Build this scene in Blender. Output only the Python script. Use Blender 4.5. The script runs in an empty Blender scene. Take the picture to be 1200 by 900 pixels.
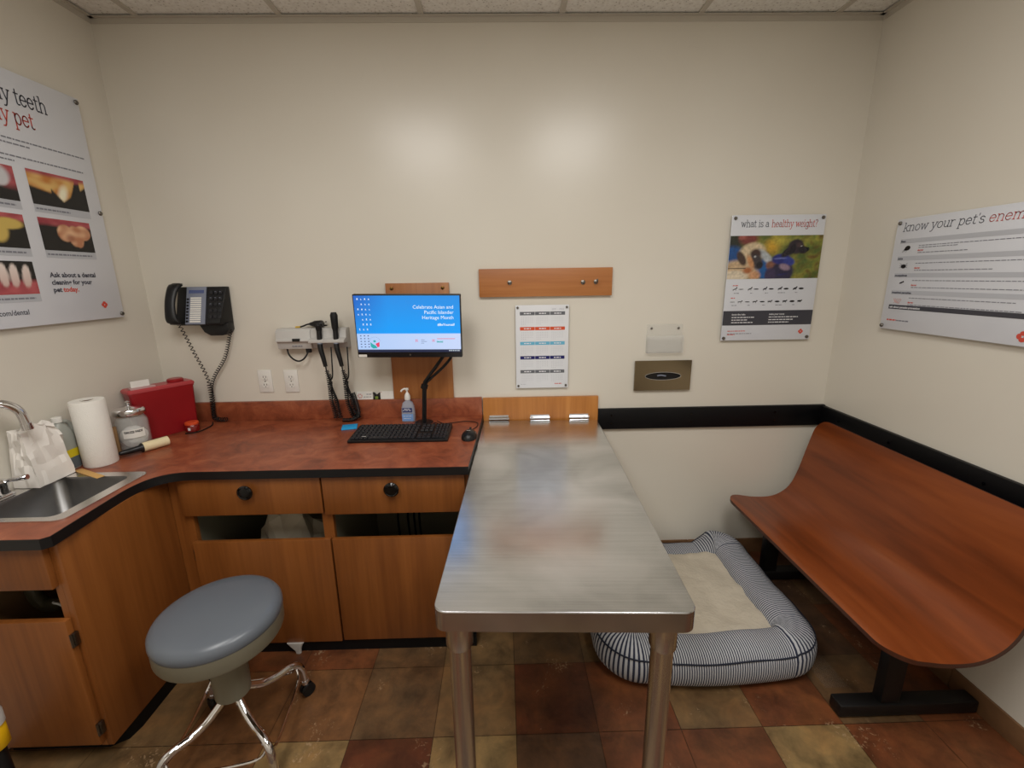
import bpy, bmesh, math, random
from math import sin, cos, pi, radians
from mathutils import Vector, Matrix, noise as mnoise
random.seed(7)
scn = bpy.context.scene
COL = scn.collection
W, H = 3.4706, 2.6925          # room width, ceiling height (x: 0..W, back wall y=0, room towards -y)
YR = -3.4                       # rear wall

# ------------------------------------------------------------------ materials
def lin(c):
    c = c / 255.0
    return c / 12.92 if c <= 0.04045 else ((c + 0.055) / 1.055) ** 2.4
def rgb(r, g, b): return (lin(r), lin(g), lin(b), 1.0)

def new_mat(name):
    m = bpy.data.materials.new(name); m.use_nodes = True
    nt = m.node_tree
    return m, nt, nt.nodes['Principled BSDF']

def flat(name, c, rough=0.5, metal=0.0, spec=0.5, coat=0.0, emit=0.0, var=0.0, vscale=8.0, bump=0.0, bscale=60.0, alpha=1.0, trans=0.0, ior=1.45):
    m, nt, b = new_mat(name)
    b.inputs['Base Color'].default_value = c
    b.inputs['Roughness'].default_value = rough
    b.inputs['Metallic'].default_value = metal
    b.inputs['Specular IOR Level'].default_value = spec
    b.inputs['Coat Weight'].default_value = coat
    b.inputs['Coat Roughness'].default_value = 0.06
    b.inputs['Transmission Weight'].default_value = trans
    b.inputs['IOR'].default_value = ior
    b.inputs['Alpha'].default_value = alpha
    if emit:
        b.inputs['Emission Color'].default_value = c; b.inputs['Emission Strength'].default_value = emit
    tc = nt.nodes.new('ShaderNodeTexCoord')
    if var:
        n = nt.nodes.new('ShaderNodeTexNoise'); n.inputs['Scale'].default_value = vscale; n.inputs['Detail'].default_value = 5
        nt.links.new(tc.outputs['Object'], n.inputs['Vector'])
        mx = nt.nodes.new('ShaderNodeMix'); mx.data_type = 'RGBA'
        mx.inputs[6].default_value = tuple(x * (1 - var) for x in c[:3]) + (1,)
        mx.inputs[7].default_value = tuple(min(1, x * (1 + var)) for x in c[:3]) + (1,)
        nt.links.new(n.outputs['Fac'], mx.inputs[0]); nt.links.new(mx.outputs[2], b.inputs['Base Color'])
    if bump:
        n2 = nt.nodes.new('ShaderNodeTexNoise'); n2.inputs['Scale'].default_value = bscale; n2.inputs['Detail'].default_value = 4
        nt.links.new(tc.outputs['Object'], n2.inputs['Vector'])
        bp = nt.nodes.new('ShaderNodeBump'); bp.inputs['Strength'].default_value = bump; bp.inputs['Distance'].default_value = 0.004
        nt.links.new(n2.outputs['Fac'], bp.inputs['Height']); nt.links.new(bp.outputs['Normal'], b.inputs['Normal'])
    return m

def ramp(nt, stops):
    r = nt.nodes.new('ShaderNodeValToRGB'); e = r.color_ramp.elements
    while len(e) < len(stops): e.new(0.5)
    for k, (p, c) in enumerate(stops): e[k].position = p; e[k].color = c
    return r

def wood(name, c1, c2, c3, scale=(60, 60, 3), rough=0.35, big=2.0, fine=0.35):
    """laminate with fine streaks; the small scale is the grain direction"""
    m, nt, b = new_mat(name)
    tc = nt.nodes.new('ShaderNodeTexCoord')
    mp = nt.nodes.new('ShaderNodeMapping'); mp.inputs['Scale'].default_value = scale
    nt.links.new(tc.outputs['Object'], mp.inputs['Vector'])
    n = nt.nodes.new('ShaderNodeTexNoise'); n.inputs['Scale'].default_value = 1.0; n.inputs['Detail'].default_value = 6; n.inputs['Distortion'].default_value = 0.4
    nt.links.new(mp.outputs['Vector'], n.inputs['Vector'])
    mp2 = nt.nodes.new('ShaderNodeMapping'); mp2.inputs['Scale'].default_value = tuple(s / max(scale) * big * 5 for s in scale)
    nt.links.new(tc.outputs['Object'], mp2.inputs['Vector'])
    n2 = nt.nodes.new('ShaderNodeTexNoise'); n2.inputs['Scale'].default_value = 1.0; n2.inputs['Detail'].default_value = 4; n2.inputs['Distortion'].default_value = 1.0
    nt.links.new(mp2.outputs['Vector'], n2.inputs['Vector'])
    mix = nt.nodes.new('ShaderNodeMix'); mix.inputs[0].default_value = fine
    nt.links.new(n2.outputs['Fac'], mix.inputs[2]); nt.links.new(n.outputs['Fac'], mix.inputs[3])
    r = ramp(nt, [(0.32, c1), (0.5, c2), (0.68, c3)])
    nt.links.new(mix.outputs[0], r.inputs['Fac']); nt.links.new(r.outputs['Color'], b.inputs['Base Color'])
    b.inputs['Roughness'].default_value = rough
    return m

M = {}
def build_mats():
    # painted wall: warm cream, satin
    m, nt, b = new_mat('cream_wall_paint')
    tc = nt.nodes.new('ShaderNodeTexCoord')
    n = nt.nodes.new('ShaderNodeTexNoise'); n.inputs['Scale'].default_value = 1.3; n.inputs['Detail'].default_value = 2
    nt.links.new(tc.outputs['Object'], n.inputs['Vector'])
    r = ramp(nt, [(0.3, rgb(218, 212, 199)), (0.7, rgb(223, 218, 206))])
    nt.links.new(n.outputs['Fac'], r.inputs['Fac']); nt.links.new(r.outputs['Color'], b.inputs['Base Color'])
    b.inputs['Roughness'].default_value = 0.29; b.inputs['Specular IOR Level'].default_value = 0.5
    n2 = nt.nodes.new('ShaderNodeTexNoise'); n2.inputs['Scale'].default_value = 160; n2.inputs['Detail'].default_value = 3
    nt.links.new(tc.outputs['Object'], n2.inputs['Vector'])
    bp = nt.nodes.new('ShaderNodeBump'); bp.inputs['Strength'].default_value = 0.06; bp.inputs['Distance'].default_value = 0.002
    nt.links.new(n2.outputs['Fac'], bp.inputs['Height']); nt.links.new(bp.outputs['Normal'], b.inputs['Normal'])
    M['wall'] = m
    # acoustic ceiling tile
    m, nt, b = new_mat('acoustic_ceiling_tile')
    tc = nt.nodes.new('ShaderNodeTexCoord')
    n = nt.nodes.new('ShaderNodeTexVoronoi'); n.inputs['Scale'].default_value = 75
    nt.links.new(tc.outputs['Object'], n.inputs['Vector'])
    n2 = nt.nodes.new('ShaderNodeTexNoise'); n2.inputs['Scale'].default_value = 40; n2.inputs['Detail'].default_value = 6
    nt.links.new(tc.outputs['Object'], n2.inputs['Vector'])
    ad = nt.nodes.new('ShaderNodeMath'); ad.operation = 'MULTIPLY'
    nt.links.new(n.outputs['Distance'], ad.inputs[0]); nt.links.new(n2.outputs['Fac'], ad.inputs[1])
    r = ramp(nt, [(0.03, rgb(150, 142, 128)), (0.10, rgb(232, 229, 222)), (0.4, rgb(244, 242, 236))])
    nt.links.new(ad.outputs[0], r.inputs['Fac']); nt.links.new(r.outputs['Color'], b.inputs['Base Color'])
    b.inputs['Roughness'].default_value = 0.9
    M['ceil'] = m
    # floor: per-tile colour comes from the mesh, mottling from noise
    m, nt, b = new_mat('mottled_slate_look_floor_tile')
    at = nt.nodes.new('ShaderNodeVertexColor'); at.layer_name = 'Col'
    tc = nt.nodes.new('ShaderNodeTexCoord')
    n = nt.nodes.new('ShaderNodeTexNoise'); n.inputs['Scale'].default_value = 9; n.inputs['Detail'].default_value = 8; n.inputs['Roughness'].default_value = 0.65; n.inputs['Distortion'].default_value = 0.3
    nt.links.new(tc.outputs['Object'], n.inputs['Vector'])
    r = ramp(nt, [(0.3, (0.5, 0.5, 0.5, 1)), (0.5, (1, 1, 1, 1)), (0.72, (1.6, 1.5, 1.36, 1))])
    nt.links.new(n.outputs['Fac'], r.inputs['Fac'])
    mu = nt.nodes.new('ShaderNodeMix'); mu.data_type = 'RGBA'; mu.blend_type = 'MULTIPLY'; mu.inputs[0].default_value = 1
    n5 = nt.nodes.new('ShaderNodeTexNoise'); n5.inputs['Scale'].default_value = 4.5; n5.inputs['Detail'].default_value = 6; n5.inputs['Roughness'].default_value = 0.6
    mp5 = nt.nodes.new('ShaderNodeMapping'); mp5.inputs['Location'].default_value = (3.1, 1.7, 0); nt.links.new(tc.outputs['Object'], mp5.inputs['Vector']); nt.links.new(mp5.outputs['Vector'], n5.inputs['Vector'])
    r5 = ramp(nt, [(0.42, (0, 0, 0, 1)), (0.74, (0.5, 0.5, 0.5, 1))]); nt.links.new(n5.outputs['Fac'], r5.inputs['Fac'])
    m5 = nt.nodes.new('ShaderNodeMix'); m5.data_type = 'RGBA'; m5.inputs[7].default_value = rgb(116, 76, 42)
    nt.links.new(r5.outputs['Color'], m5.inputs[0]); nt.links.new(at.outputs['Color'], m5.inputs[6])
    nt.links.new(m5.outputs[2], mu.inputs[6]); nt.links.new(r.outputs['Color'], mu.inputs[7])
    # pale flecks
    n3 = nt.nodes.new('ShaderNodeTexNoise'); n3.inputs['Scale'].default_value = 75; n3.inputs['Detail'].default_value = 3; n3.inputs['Distortion'].default_value = 1.2
    nt.links.new(tc.outputs['Object'], n3.inputs['Vector'])
    n4 = nt.nodes.new('ShaderNodeTexNoise'); n4.inputs['Scale'].default_value = 6
    nt.links.new(tc.outputs['Object'], n4.inputs['Vector'])
    mm = nt.nodes.new('ShaderNodeMath'); mm.operation = 'MULTIPLY'
    nt.links.new(n3.outputs['Fac'], mm.inputs[0]); nt.links.new(n4.outputs['Fac'], mm.inputs[1])
    r2 = ramp(nt, [(0.385, (0, 0, 0, 1)), (0.45, (0.6, 0.6, 0.6, 1))])
    nt.links.new(mm.outputs[0], r2.inputs['Fac'])
    mx = nt.nodes.new('ShaderNodeMix'); mx.data_type = 'RGBA'; mx.inputs[7].default_value = rgb(176, 148, 116)
    nt.links.new(r2.outputs['Color'], mx.inputs[0]); nt.links.new(mu.outputs[2], mx.inputs[6])
    nt.links.new(mx.outputs[2], b.inputs['Base Color'])
    b.inputs['Roughness'].default_value = 0.42
    bp = nt.nodes.new('ShaderNodeBump'); bp.inputs['Strength'].default_value = 0.25; bp.inputs['Distance'].default_value = 0.004
    nt.links.new(n.outputs['Fac'], bp.inputs['Height']); nt.links.new(bp.outputs['Normal'], b.inputs['Normal'])
    M['floor'] = m
    M['basetile'] = flat('brown_tile_base', rgb(118, 86, 58), 0.45, var=0.35, vscale=14)
    M['tgrid'] = flat('beige_ceiling_grid', rgb(200, 194, 182), 0.5)
    M['rail'] = flat('black_laminate_rail', rgb(8, 8, 11), 0.5, var=0.15, vscale=30, spec=0.3)
    # countertop: mottled red laminate
    m, nt, b = new_mat('mottled_red_laminate')
    tc = nt.nodes.new('ShaderNodeTexCoord')
    n = nt.nodes.new('ShaderNodeTexNoise'); n.inputs['Scale'].default_value = 11; n.inputs['Detail'].default_value = 9; n.inputs['Roughness'].default_value = 0.68; n.inputs['Distortion'].default_value = 0.7
    nt.links.new(tc.outputs['Object'], n.inputs['Vector'])
    r = ramp(nt, [(0.3, rgb(106, 52, 34)), (0.5, rgb(144, 75, 48)), (0.7, rgb(168, 97, 64))])
    nt.links.new(n.outputs['Fac'], r.inputs['Fac']); nt.links.new(r.outputs['Color'], b.inputs['Base Color'])
    b.inputs['Roughness'].default_value = 0.36
    M['counter'] = m
    M['black_edge'] = flat('black_edge_banding', rgb(18, 18, 20), 0.4)
    M['kick'] = flat('black_vinyl_kick', rgb(6, 6, 7), 0.6, spec=0.3)
    M['cab'] = wood('orange_maple_laminate', rgb(112, 62, 24), rgb(129, 75, 31), rgb(143, 86, 39), (70, 70, 3), 0.4)
    M['cab_lit'] = wood('lit_maple_laminate', rgb(160, 98, 42), rgb(180, 116, 54), rgb(196, 132, 66), (60, 60, 3), 0.38)  # lighter copy of the cabinet laminate, light put into its colour
    M['board'] = wood('tan_maple_board', rgb(150, 92, 48), rgb(166, 106, 58), rgb(178, 120, 70), (70, 70, 3), 0.45)
    M['board_h'] = wood('tan_maple_board_horizontal', rgb(160, 98, 50), rgb(176, 112, 60), rgb(188, 126, 72), (3, 70, 70), 0.45)
    M['lining'] = flat('cream_melamine_lining', rgb(140, 136, 116), 0.5)
    M['back_lining'] = flat('lightened_cabinet_back', rgb(150, 142, 122), 0.7)  # back panel colour lightened against the cavity's shade so the cables show
    M['bench'] = wood('cherry_bench_laminate', rgb(92, 42, 16), rgb(126, 61, 25), rgb(146, 76, 34), (22, 2.4, 22), 0.3, 1.5, 0.38)
    M['bench_edge'] = flat('dark_bench_edge', rgb(70, 34, 18), 0.5)
    # stainless
    m, nt, b = new_mat('brushed_stainless_steel')
    b.inputs['Metallic'].default_value = 1; b.inputs['Base Color'].default_value = rgb(240, 239, 238)
    tc = nt.nodes.new('ShaderNodeTexCoord')
    n = nt.nodes.new('ShaderNodeTexNoise'); n.inputs['Scale'].default_value = 4; n.inputs['Detail'].default_value = 2; n.inputs['Distortion'].default_value = 0.2
    nt.links.new(tc.outputs['Object'], n.inputs['Vector'])
    r = ramp(nt, [(0.3, (0.17, 0.17, 0.17, 1)), (0.7, (0.25, 0.25, 0.25, 1))])
    nt.links.new(n.outputs['Fac'], r.inputs['Fac']); nt.links.new(r.outputs['Color'], b.inputs['Roughness'])
    n3 = nt.nodes.new('ShaderNodeTexNoise'); n3.inputs['Scale'].default_value = 3.2; n3.inputs['Detail'].default_value = 3; n3.inputs['Distortion'].default_value = 0.9
    nt.links.new(tc.outputs['Object'], n3.inputs['Vector'])
    rc_ = ramp(nt, [(0.34, rgb(182, 184, 186)), (0.5, rgb(206, 208, 211)), (0.66, rgb(222, 224, 228))])
    mp = nt.nodes.new('ShaderNodeMapping'); mp.inputs['Scale'].default_value = (3, 260, 3)
    nt.links.new(tc.outputs['Object'], mp.inputs['Vector'])
    n2 = nt.nodes.new('ShaderNodeTexNoise'); n2.inputs['Scale'].default_value = 1; n2.inputs['Detail'].default_value = 3
    nt.links.new(mp.outputs['Vector'], n2.inputs['Vector'])
    mxs = nt.nodes.new('ShaderNodeMix'); mxs.inputs[0].default_value = .25
    nt.links.new(n3.outputs['Fac'], mxs.inputs[2]); nt.links.new(n2.outputs['Fac'], mxs.inputs[3])
    nt.links.new(mxs.outputs[0], rc_.inputs['Fac']); nt.links.new(rc_.outputs['Color'], b.inputs['Base Color'])
    b.inputs['Anisotropic'].default_value = 0.15
    M['steel'] = m
    M['steel_leg'] = flat('satin_steel_tube', rgb(206, 201, 194), 0.26, 1.0)
    M['steel_sink'] = flat('lit_sink_rim_steel', rgb(222, 220, 218), 0.25, 1.0)  # lighter copy of the sink steel, light on the rim put into colour
    M['steel_basin'] = flat('shaded_sink_steel', rgb(128, 127, 126), 0.36, 1.0, var=0.12, vscale=20)  # same sink steel, darkened in colour for the shade inside the basin
    M['plate'] = flat('bronze_tinted_steel_plate', rgb(150, 136, 112), 0.16, 1.0)
    M['chrome'] = flat('chrome', rgb(225, 225, 228), 0.08, 1.0)
    M['nickel'] = flat('grey_nickel', rgb(120, 116, 110), 0.3, 1.0)
    M['brass'] = flat('dull_brass', rgb(130, 100, 55), 0.35, 1.0)
    M['black'] = flat('black_plastic', rgb(16, 16, 18), 0.4)
    M['black_soft'] = flat('black_rubber', rgb(12, 12, 13), 0.6)
    M['black_gloss'] = flat('glossy_black_plastic', rgb(8, 8, 9), 0.12)
    M['black_metal'] = flat('black_powder_coat', rgb(16, 15, 15), 0.45)
    M['key'] = flat('dark_grey_key', rgb(34, 34, 38), 0.5)
    M['white'] = flat('white_plastic', rgb(228, 226, 220), 0.35)
    M['offwhite'] = flat('pale_grey_plastic', rgb(196, 194, 190), 0.4)
    M['paper'] = flat('white_paper', rgb(232, 230, 224), 0.8, var=0.04, vscale=40)
    M['bagpaper'] = flat('wrinkled_white_bag', rgb(238, 233, 226), 0.55, var=0.05, vscale=14, bump=0.3, bscale=40)
    M['towel'] = flat('paper_towel', rgb(236, 233, 226), 0.95, bump=0.5, bscale=220)
    M['cardboard'] = flat('brown_cardboard_core', rgb(120, 98, 76), 0.9)
    M['vinyl'] = flat('grey_stool_vinyl', rgb(98, 104, 112), 0.3, var=0.05, vscale=5)
    M['stool_metal'] = flat('olive_grey_enamel', rgb(122, 118, 102), 0.35)
    M['red_plastic'] = flat('translucent_red_plastic', rgb(150, 30, 36), 0.28, var=0.15, vscale=9)
    M['red_wax'] = flat('dark_red_glass', rgb(120, 20, 18), 0.1, coat=0.5)
    M['orange_lid'] = flat('orange_red_lid', rgb(215, 80, 40), 0.4)
    M['glass'] = flat('clear_glass', (0.80, 0.82, 0.80, 1), 0.04, alpha=0.22, coat=0.6)
    M['acrylic'] = flat('clear_acrylic', (0.82, 0.83, 0.81, 1), 0.05, alpha=0.13)
    M['acrylic_edge'] = flat('acrylic_edge', (0.62, 0.62, 0.58, 1), 0.1, alpha=0.5)
    M['gel'] = flat('clear_blue_gel', (0.50, 0.56, 0.68, 1), 0.08, alpha=0.5, coat=0.4)
    M['jug'] = flat('translucent_jug_plastic', rgb(188, 190, 182), 0.3, trans=0.25)
    M['blue_liquid'] = flat('dark_grey_blue_liquid', rgb(104, 112, 116), 0.2)
    M['yellow'] = flat('yellow_label', rgb(222, 200, 40), 0.5)
    M['cotton'] = flat('white_cotton_gauze', rgb(235, 232, 228), 0.95, bump=0.6, bscale=80)
    M['cream_roll'] = flat('cream_adhesive_roll', rgb(232, 216, 176), 0.6)
    M['stick'] = flat('tan_wood_stick', rgb(204, 160, 96), 0.7, var=0.1, vscale=30)
    M['brownbox'] = flat('brown_box_card', rgb(150, 116, 78), 0.8, var=0.15, vscale=20)
    M['blue_note'] = flat('bright_blue_note', rgb(40, 160, 222), 0.6)
    M['silver'] = flat('silver_grey_plastic', rgb(128, 134, 150), 0.35)
    M['lcd'] = flat('blue_grey_lcd', rgb(70, 84, 130), 0.2)
    M['poster'] = flat('glossy_white_print', rgb(216, 219, 226), 0.22, coat=0.3)
    M['poster_plain'] = flat('white_calendar_print', rgb(226, 228, 232), 0.3)
    def ink(n, *c): M[n] = flat('ink_' + n, rgb(*c), 0.3)
    ink('ink_dark', 58, 60, 74); ink('ink_red', 206, 78, 62); ink('ink_grey', 186, 189, 196); ink('ink_band', 62, 62, 70)
    ink('ink_white', 235, 236, 240); ink('cal_grey', 104, 106, 112); ink('cal_orange', 214, 84, 48); ink('cal_blue', 108, 182, 214)
    ink('cal_navy', 28, 30, 100); ink('ink_faint', 178, 180, 188); ink('ink_mid', 126, 128, 138); ink('ink_black', 24, 20, 22); ink('ink_green', 120, 140, 60); ink('ink_purple', 40, 36, 110)
    # print whose colours are carried by the mesh
    m, nt, b = new_mat('colour_print')
    at = nt.nodes.new('ShaderNodeVertexColor'); at.layer_name = 'Col'
    nt.links.new(at.outputs['Color'], b.inputs['Base Color']); b.inputs['Roughness'].default_value = 0.25
    M['print'] = m
    m, nt, b = new_mat('lit_screen')
    at = nt.nodes.new('ShaderNodeVertexColor'); at.layer_name = 'Col'
    b.inputs['Base Color'].default_value = (0.01, 0.01, 0.01, 1); b.inputs['Roughness'].default_value = 0.35
    nt.links.new(at.outputs['Color'], b.inputs['Emission Color']); b.inputs['Emission Strength'].default_value = 1.0
    M['screen'] = m
    def glow(n, *c):
        mm_, nt_, b_ = new_mat('screen_' + n)
        b_.inputs['Base Color'].default_value = (0, 0, 0, 1); b_.inputs['Emission Color'].default_value = rgb(*c); b_.inputs['Emission Strength'].default_value = 1.0
        M[n] = mm_
    glow('glow_white', 235, 248, 255); glow('glow_red', 232, 66, 100); glow('glow_teal', 40, 170, 170); glow('glow_dark', 40, 60, 110)
    # striped ticking
    m, nt, b = new_mat('navy_white_ticking')
    uv = nt.nodes.new('ShaderNodeUVMap'); uv.uv_map = 'UVMap'
    sp = nt.nodes.new('ShaderNodeSeparateXYZ'); nt.links.new(uv.outputs['UV'], sp.inputs[0])
    d = nt.nodes.new('ShaderNodeMath'); d.operation = 'DIVIDE'; d.inputs[1].default_value = 0.0092
    nt.links.new(sp.outputs['X'], d.inputs[0])
    f = nt.nodes.new('ShaderNodeMath'); f.operation = 'FRACT'; nt.links.new(d.outputs[0], f.inputs[0])
    r = ramp(nt, [(0.0, rgb(38, 44, 66)), (0.40, rgb(38, 44, 66)), (0.5, rgb(186, 188, 193)), (0.92, rgb(186, 188, 193))])
    nt.links.new(f.outputs[0], r.inputs['Fac']); nt.links.new(r.outputs['Color'], b.inputs['Base Color'])
    b.inputs['Roughness'].default_value = 0.9
    M['ticking'] = m
    M['piping'] = flat('navy_piping', rgb(30, 36, 52), 0.8)
    M['fleece'] = flat('cream_fleece', rgb(200, 190, 172), 1.0, var=0.14, vscale=13, bump=1.0, bscale=70)
build_mats()

# ------------------------------------------------------------------ object helpers
def obj(name, bm, mat, parent=None, label=None, smooth=30, off=None):
    if off is not None: bmesh.ops.translate(bm, verts=bm.verts, vec=-Vector(off))
    me = bpy.data.meshes.new(name); bm.to_mesh(me); bm.free()
    if smooth:
        for p in me.polygons: p.use_smooth = True
        me.set_sharp_from_angle(angle=radians(smooth))
    if mat is not None: me.materials.append(mat if not isinstance(mat, str) else M[mat])
    o = bpy.data.objects.new(name, me); COL.objects.link(o)
    if parent: o.parent = parent
    if label: o['label'] = label
    return o
def thing(name, label, cat, loc=(0, 0, 0), rotz=0.0, group=None):
    o = bpy.data.objects.new(name, None); COL.objects.link(o)
    o.empty_display_size = 0.05
    o.location = loc; o.rotation_euler = (0, 0, rotz)
    return tag(o, label, cat, group)
def tag(o, label, cat, group=None, kind=None):
    o['label'] = label; o['category'] = cat
    if group: o['group'] = group
    if kind: o['kind'] = kind
    return o
def struct(name, bm, mat, smooth=0):
    o = obj(name, bm, mat, smooth=smooth); o['kind'] = 'structure'; return o
def copy_tree(o, parent=None):
    c = o.copy(); COL.objects.link(c)
    if parent: c.parent = parent
    for ch in list(o.children): copy_tree(ch, c)
    return c

# ------------------------------------------------------------------ mesh helpers
B = bmesh.new
def box(bm, x0, x1, y0, y1, z0, z1, bev=0.0, seg=2, mtx=None):
    vs = bmesh.ops.create_cube(bm, size=1.0)['verts']
    T = Matrix.Translation(((x0 + x1) / 2, (y0 + y1) / 2, (z0 + z1) / 2)) @ Matrix.Diagonal((abs(x1 - x0), abs(y1 - y0), abs(z1 - z0), 1))
    bmesh.ops.transform(bm, matrix=T, verts=vs)
    if bev:
        es = list({e for v in vs for e in v.link_edges})
        r = bmesh.ops.bevel(bm, geom=es, offset=bev, segments=seg, affect='EDGES', profile=0.5)
        vs = list({v for f in r['faces'] for v in f.verts} | {v for v in vs if v.is_valid})
    if mtx is not None: bmesh.ops.transform(bm, matrix=mtx, verts=vs)
    return bm
def loft(bm, loops, cap0=True, cap1=True, closed=True):
    rs = [[bm.verts.new(p) for p in lp] for lp in loops]
    n = len(rs[0])
    for a, b in zip(rs, rs[1:]):
        for i in range(n if closed else n - 1):
            j = (i + 1) % n
            bm.faces.new((a[i], a[j], b[j], b[i]))
    if cap0: bm.faces.new(list(reversed(rs[0])))
    if cap1: bm.faces.new(rs[-1])
    bmesh.ops.recalc_face_normals(bm, faces=bm.faces)
    return bm
def lathe(bm, prof, c=(0, 0, 0), n=24, axis='z', cap=True):
    loops = []
    for r, h in prof:
        lp = []
        for k in range(n):
            a = 2 * pi * k / n; u, v = r * cos(a), r * sin(a)
            p = (u, v, h) if axis == 'z' else ((u, h, v) if axis == 'y' else (h, u, v))
            lp.append((p[0] + c[0], p[1] + c[1], p[2] + c[2]))
        loops.append(lp)
    return loft(bm, loops, cap, cap)
def smooth_path(pts, sub=6, closed=False):
    P = [Vector(p) for p in pts]; n = len(P); out = []
    rng = n if closed else n - 1
    for i in range(rng):
        p0 = P[(i - 1) % n] if (closed or i > 0) else P[0]
        p1, p2 = P[i], P[(i + 1) % n]
        p3 = P[(i + 2) % n] if (closed or i + 2 < n) else P[-1]
        for k in range(sub):
            t = k / sub
            out.append(0.5 * ((2 * p1) + (p2 - p0) * t + (2 * p0 - 5 * p1 + 4 * p2 - p3) * t * t + (3 * p1 - p0 - 3 * p2 + p3) * t ** 3))
    if not closed: out.append(P[-1])
    return out
def tube(bm, pts, r, n=8, closed=False, cap=True):
    P = [Vector(p) for p in pts]; m = len(P)
    rad = r if callable(r) else (lambda t: r)
    T = []
    for i in range(m):
        a = P[(i - 1) % m] if (closed or i > 0) else P[i]; b = P[(i + 1) % m] if (closed or i < m - 1) else P[i]
        T.append((b - a).normalized())
    up = Vector((0, 0, 1)) if abs(T[0].z) < 0.9 else Vector((1, 0, 0))
    nrm = (up - T[0] * up.dot(T[0])).normalized(); loops = []
    for i in range(m):
        nrm = (nrm - T[i] * nrm.dot(T[i])).normalized(); bi = T[i].cross(nrm); rr = rad(i / (m - 1))
        loops.append([P[i] + (nrm * cos(2 * pi * k / n) + bi * sin(2 * pi * k / n)) * rr for k in range(n)])
    if closed: loops.append(loops[0][:])
    return loft(bm, loops, cap and not closed, cap and not closed)
def coil(path, R, turns, ppt=9):
    """helix of radius R around a polyline path"""
    P = [Vector(p) for p in path]; L = [0]
    for a, b in zip(P, P[1:]): L.append(L[-1] + (b - a).length)
    out = []; N = int(turns * ppt)
    for i in range(N + 1):
        s = L[-1] * i / N; k = 0
        while k < len(P) - 2 and L[k + 1] < s: k += 1
        t = (s - L[k]) / max(1e-9, L[k + 1] - L[k]); c = P[k].lerp(P[k + 1], t); d = (P[k + 1] - P[k]).normalized()
        u = d.cross(Vector((0, 1, 0.01))).normalized(); v = d.cross(u); a = 2 * pi * i / ppt
        out.append(c + (u * cos(a) + v * sin(a)) * R)
    return out
def rrect(cx, cy, w, h, r, z=0.0, n=5):
    pts = []
    for sx, sy, a0 in ((1, 1, 0), (-1, 1, 90), (-1, -1, 180), (1, -1, 270)):
        for k in range(n + 1):
            a = radians(a0 + 90 * k / n)
            pts.append((cx + sx * (w / 2 - r) + r * cos(a), cy + sy * (h / 2 - r) + r * sin(a), z))
    return pts
def plate(bm, outline, holes=(), z0=0.0, z1=0.01):
    """flat slab with holes; outline / holes are lists of (x, y)"""
    for z in (z1, z0):
        es = []
        for lp in [outline] + list(holes):
            vs = [bm.verts.new((p[0], p[1], z)) for p in lp]
            es += [bm.edges.new((vs[i], vs[(i + 1) % len(vs)])) for i in range(len(vs))]
        bmesh.ops.triangle_fill(bm, use_beauty=True, use_dissolve=False, edges=es)
    for lp in [outline] + list(holes):
        for i in range(len(lp)):
            a, b = lp[i], lp[(i + 1) % len(lp)]
            bm.faces.new([bm.verts.new((a[0], a[1], z0)), bm.verts.new((b[0], b[1], z0)), bm.verts.new((b[0], b[1], z1)), bm.verts.new((a[0], a[1], z1))])
    bmesh.ops.remove_doubles(bm, verts=bm.verts, dist=1e-6)
    bmesh.ops.recalc_face_normals(bm, faces=bm.faces)
    return bm
def prism(bm, poly, axis, a0, a1, bev=0.0):
    """poly is 2D; axis 'x' -> (y,z), 'y' -> (x,z), 'z' -> (x,y)"""
    def p3(p, a): return {'x': (a, p[0], p[1]), 'y': (p[0], a, p[1]), 'z': (p[0], p[1], a)}[axis]
    loft(bm, [[p3(p, a0) for p in poly], [p3(p, a1) for p in poly]])
    if bev: bmesh.ops.bevel(bm, geom=list(bm.edges), offset=bev, segments=2, affect='EDGES', profile=0.5)
    return bm

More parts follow.
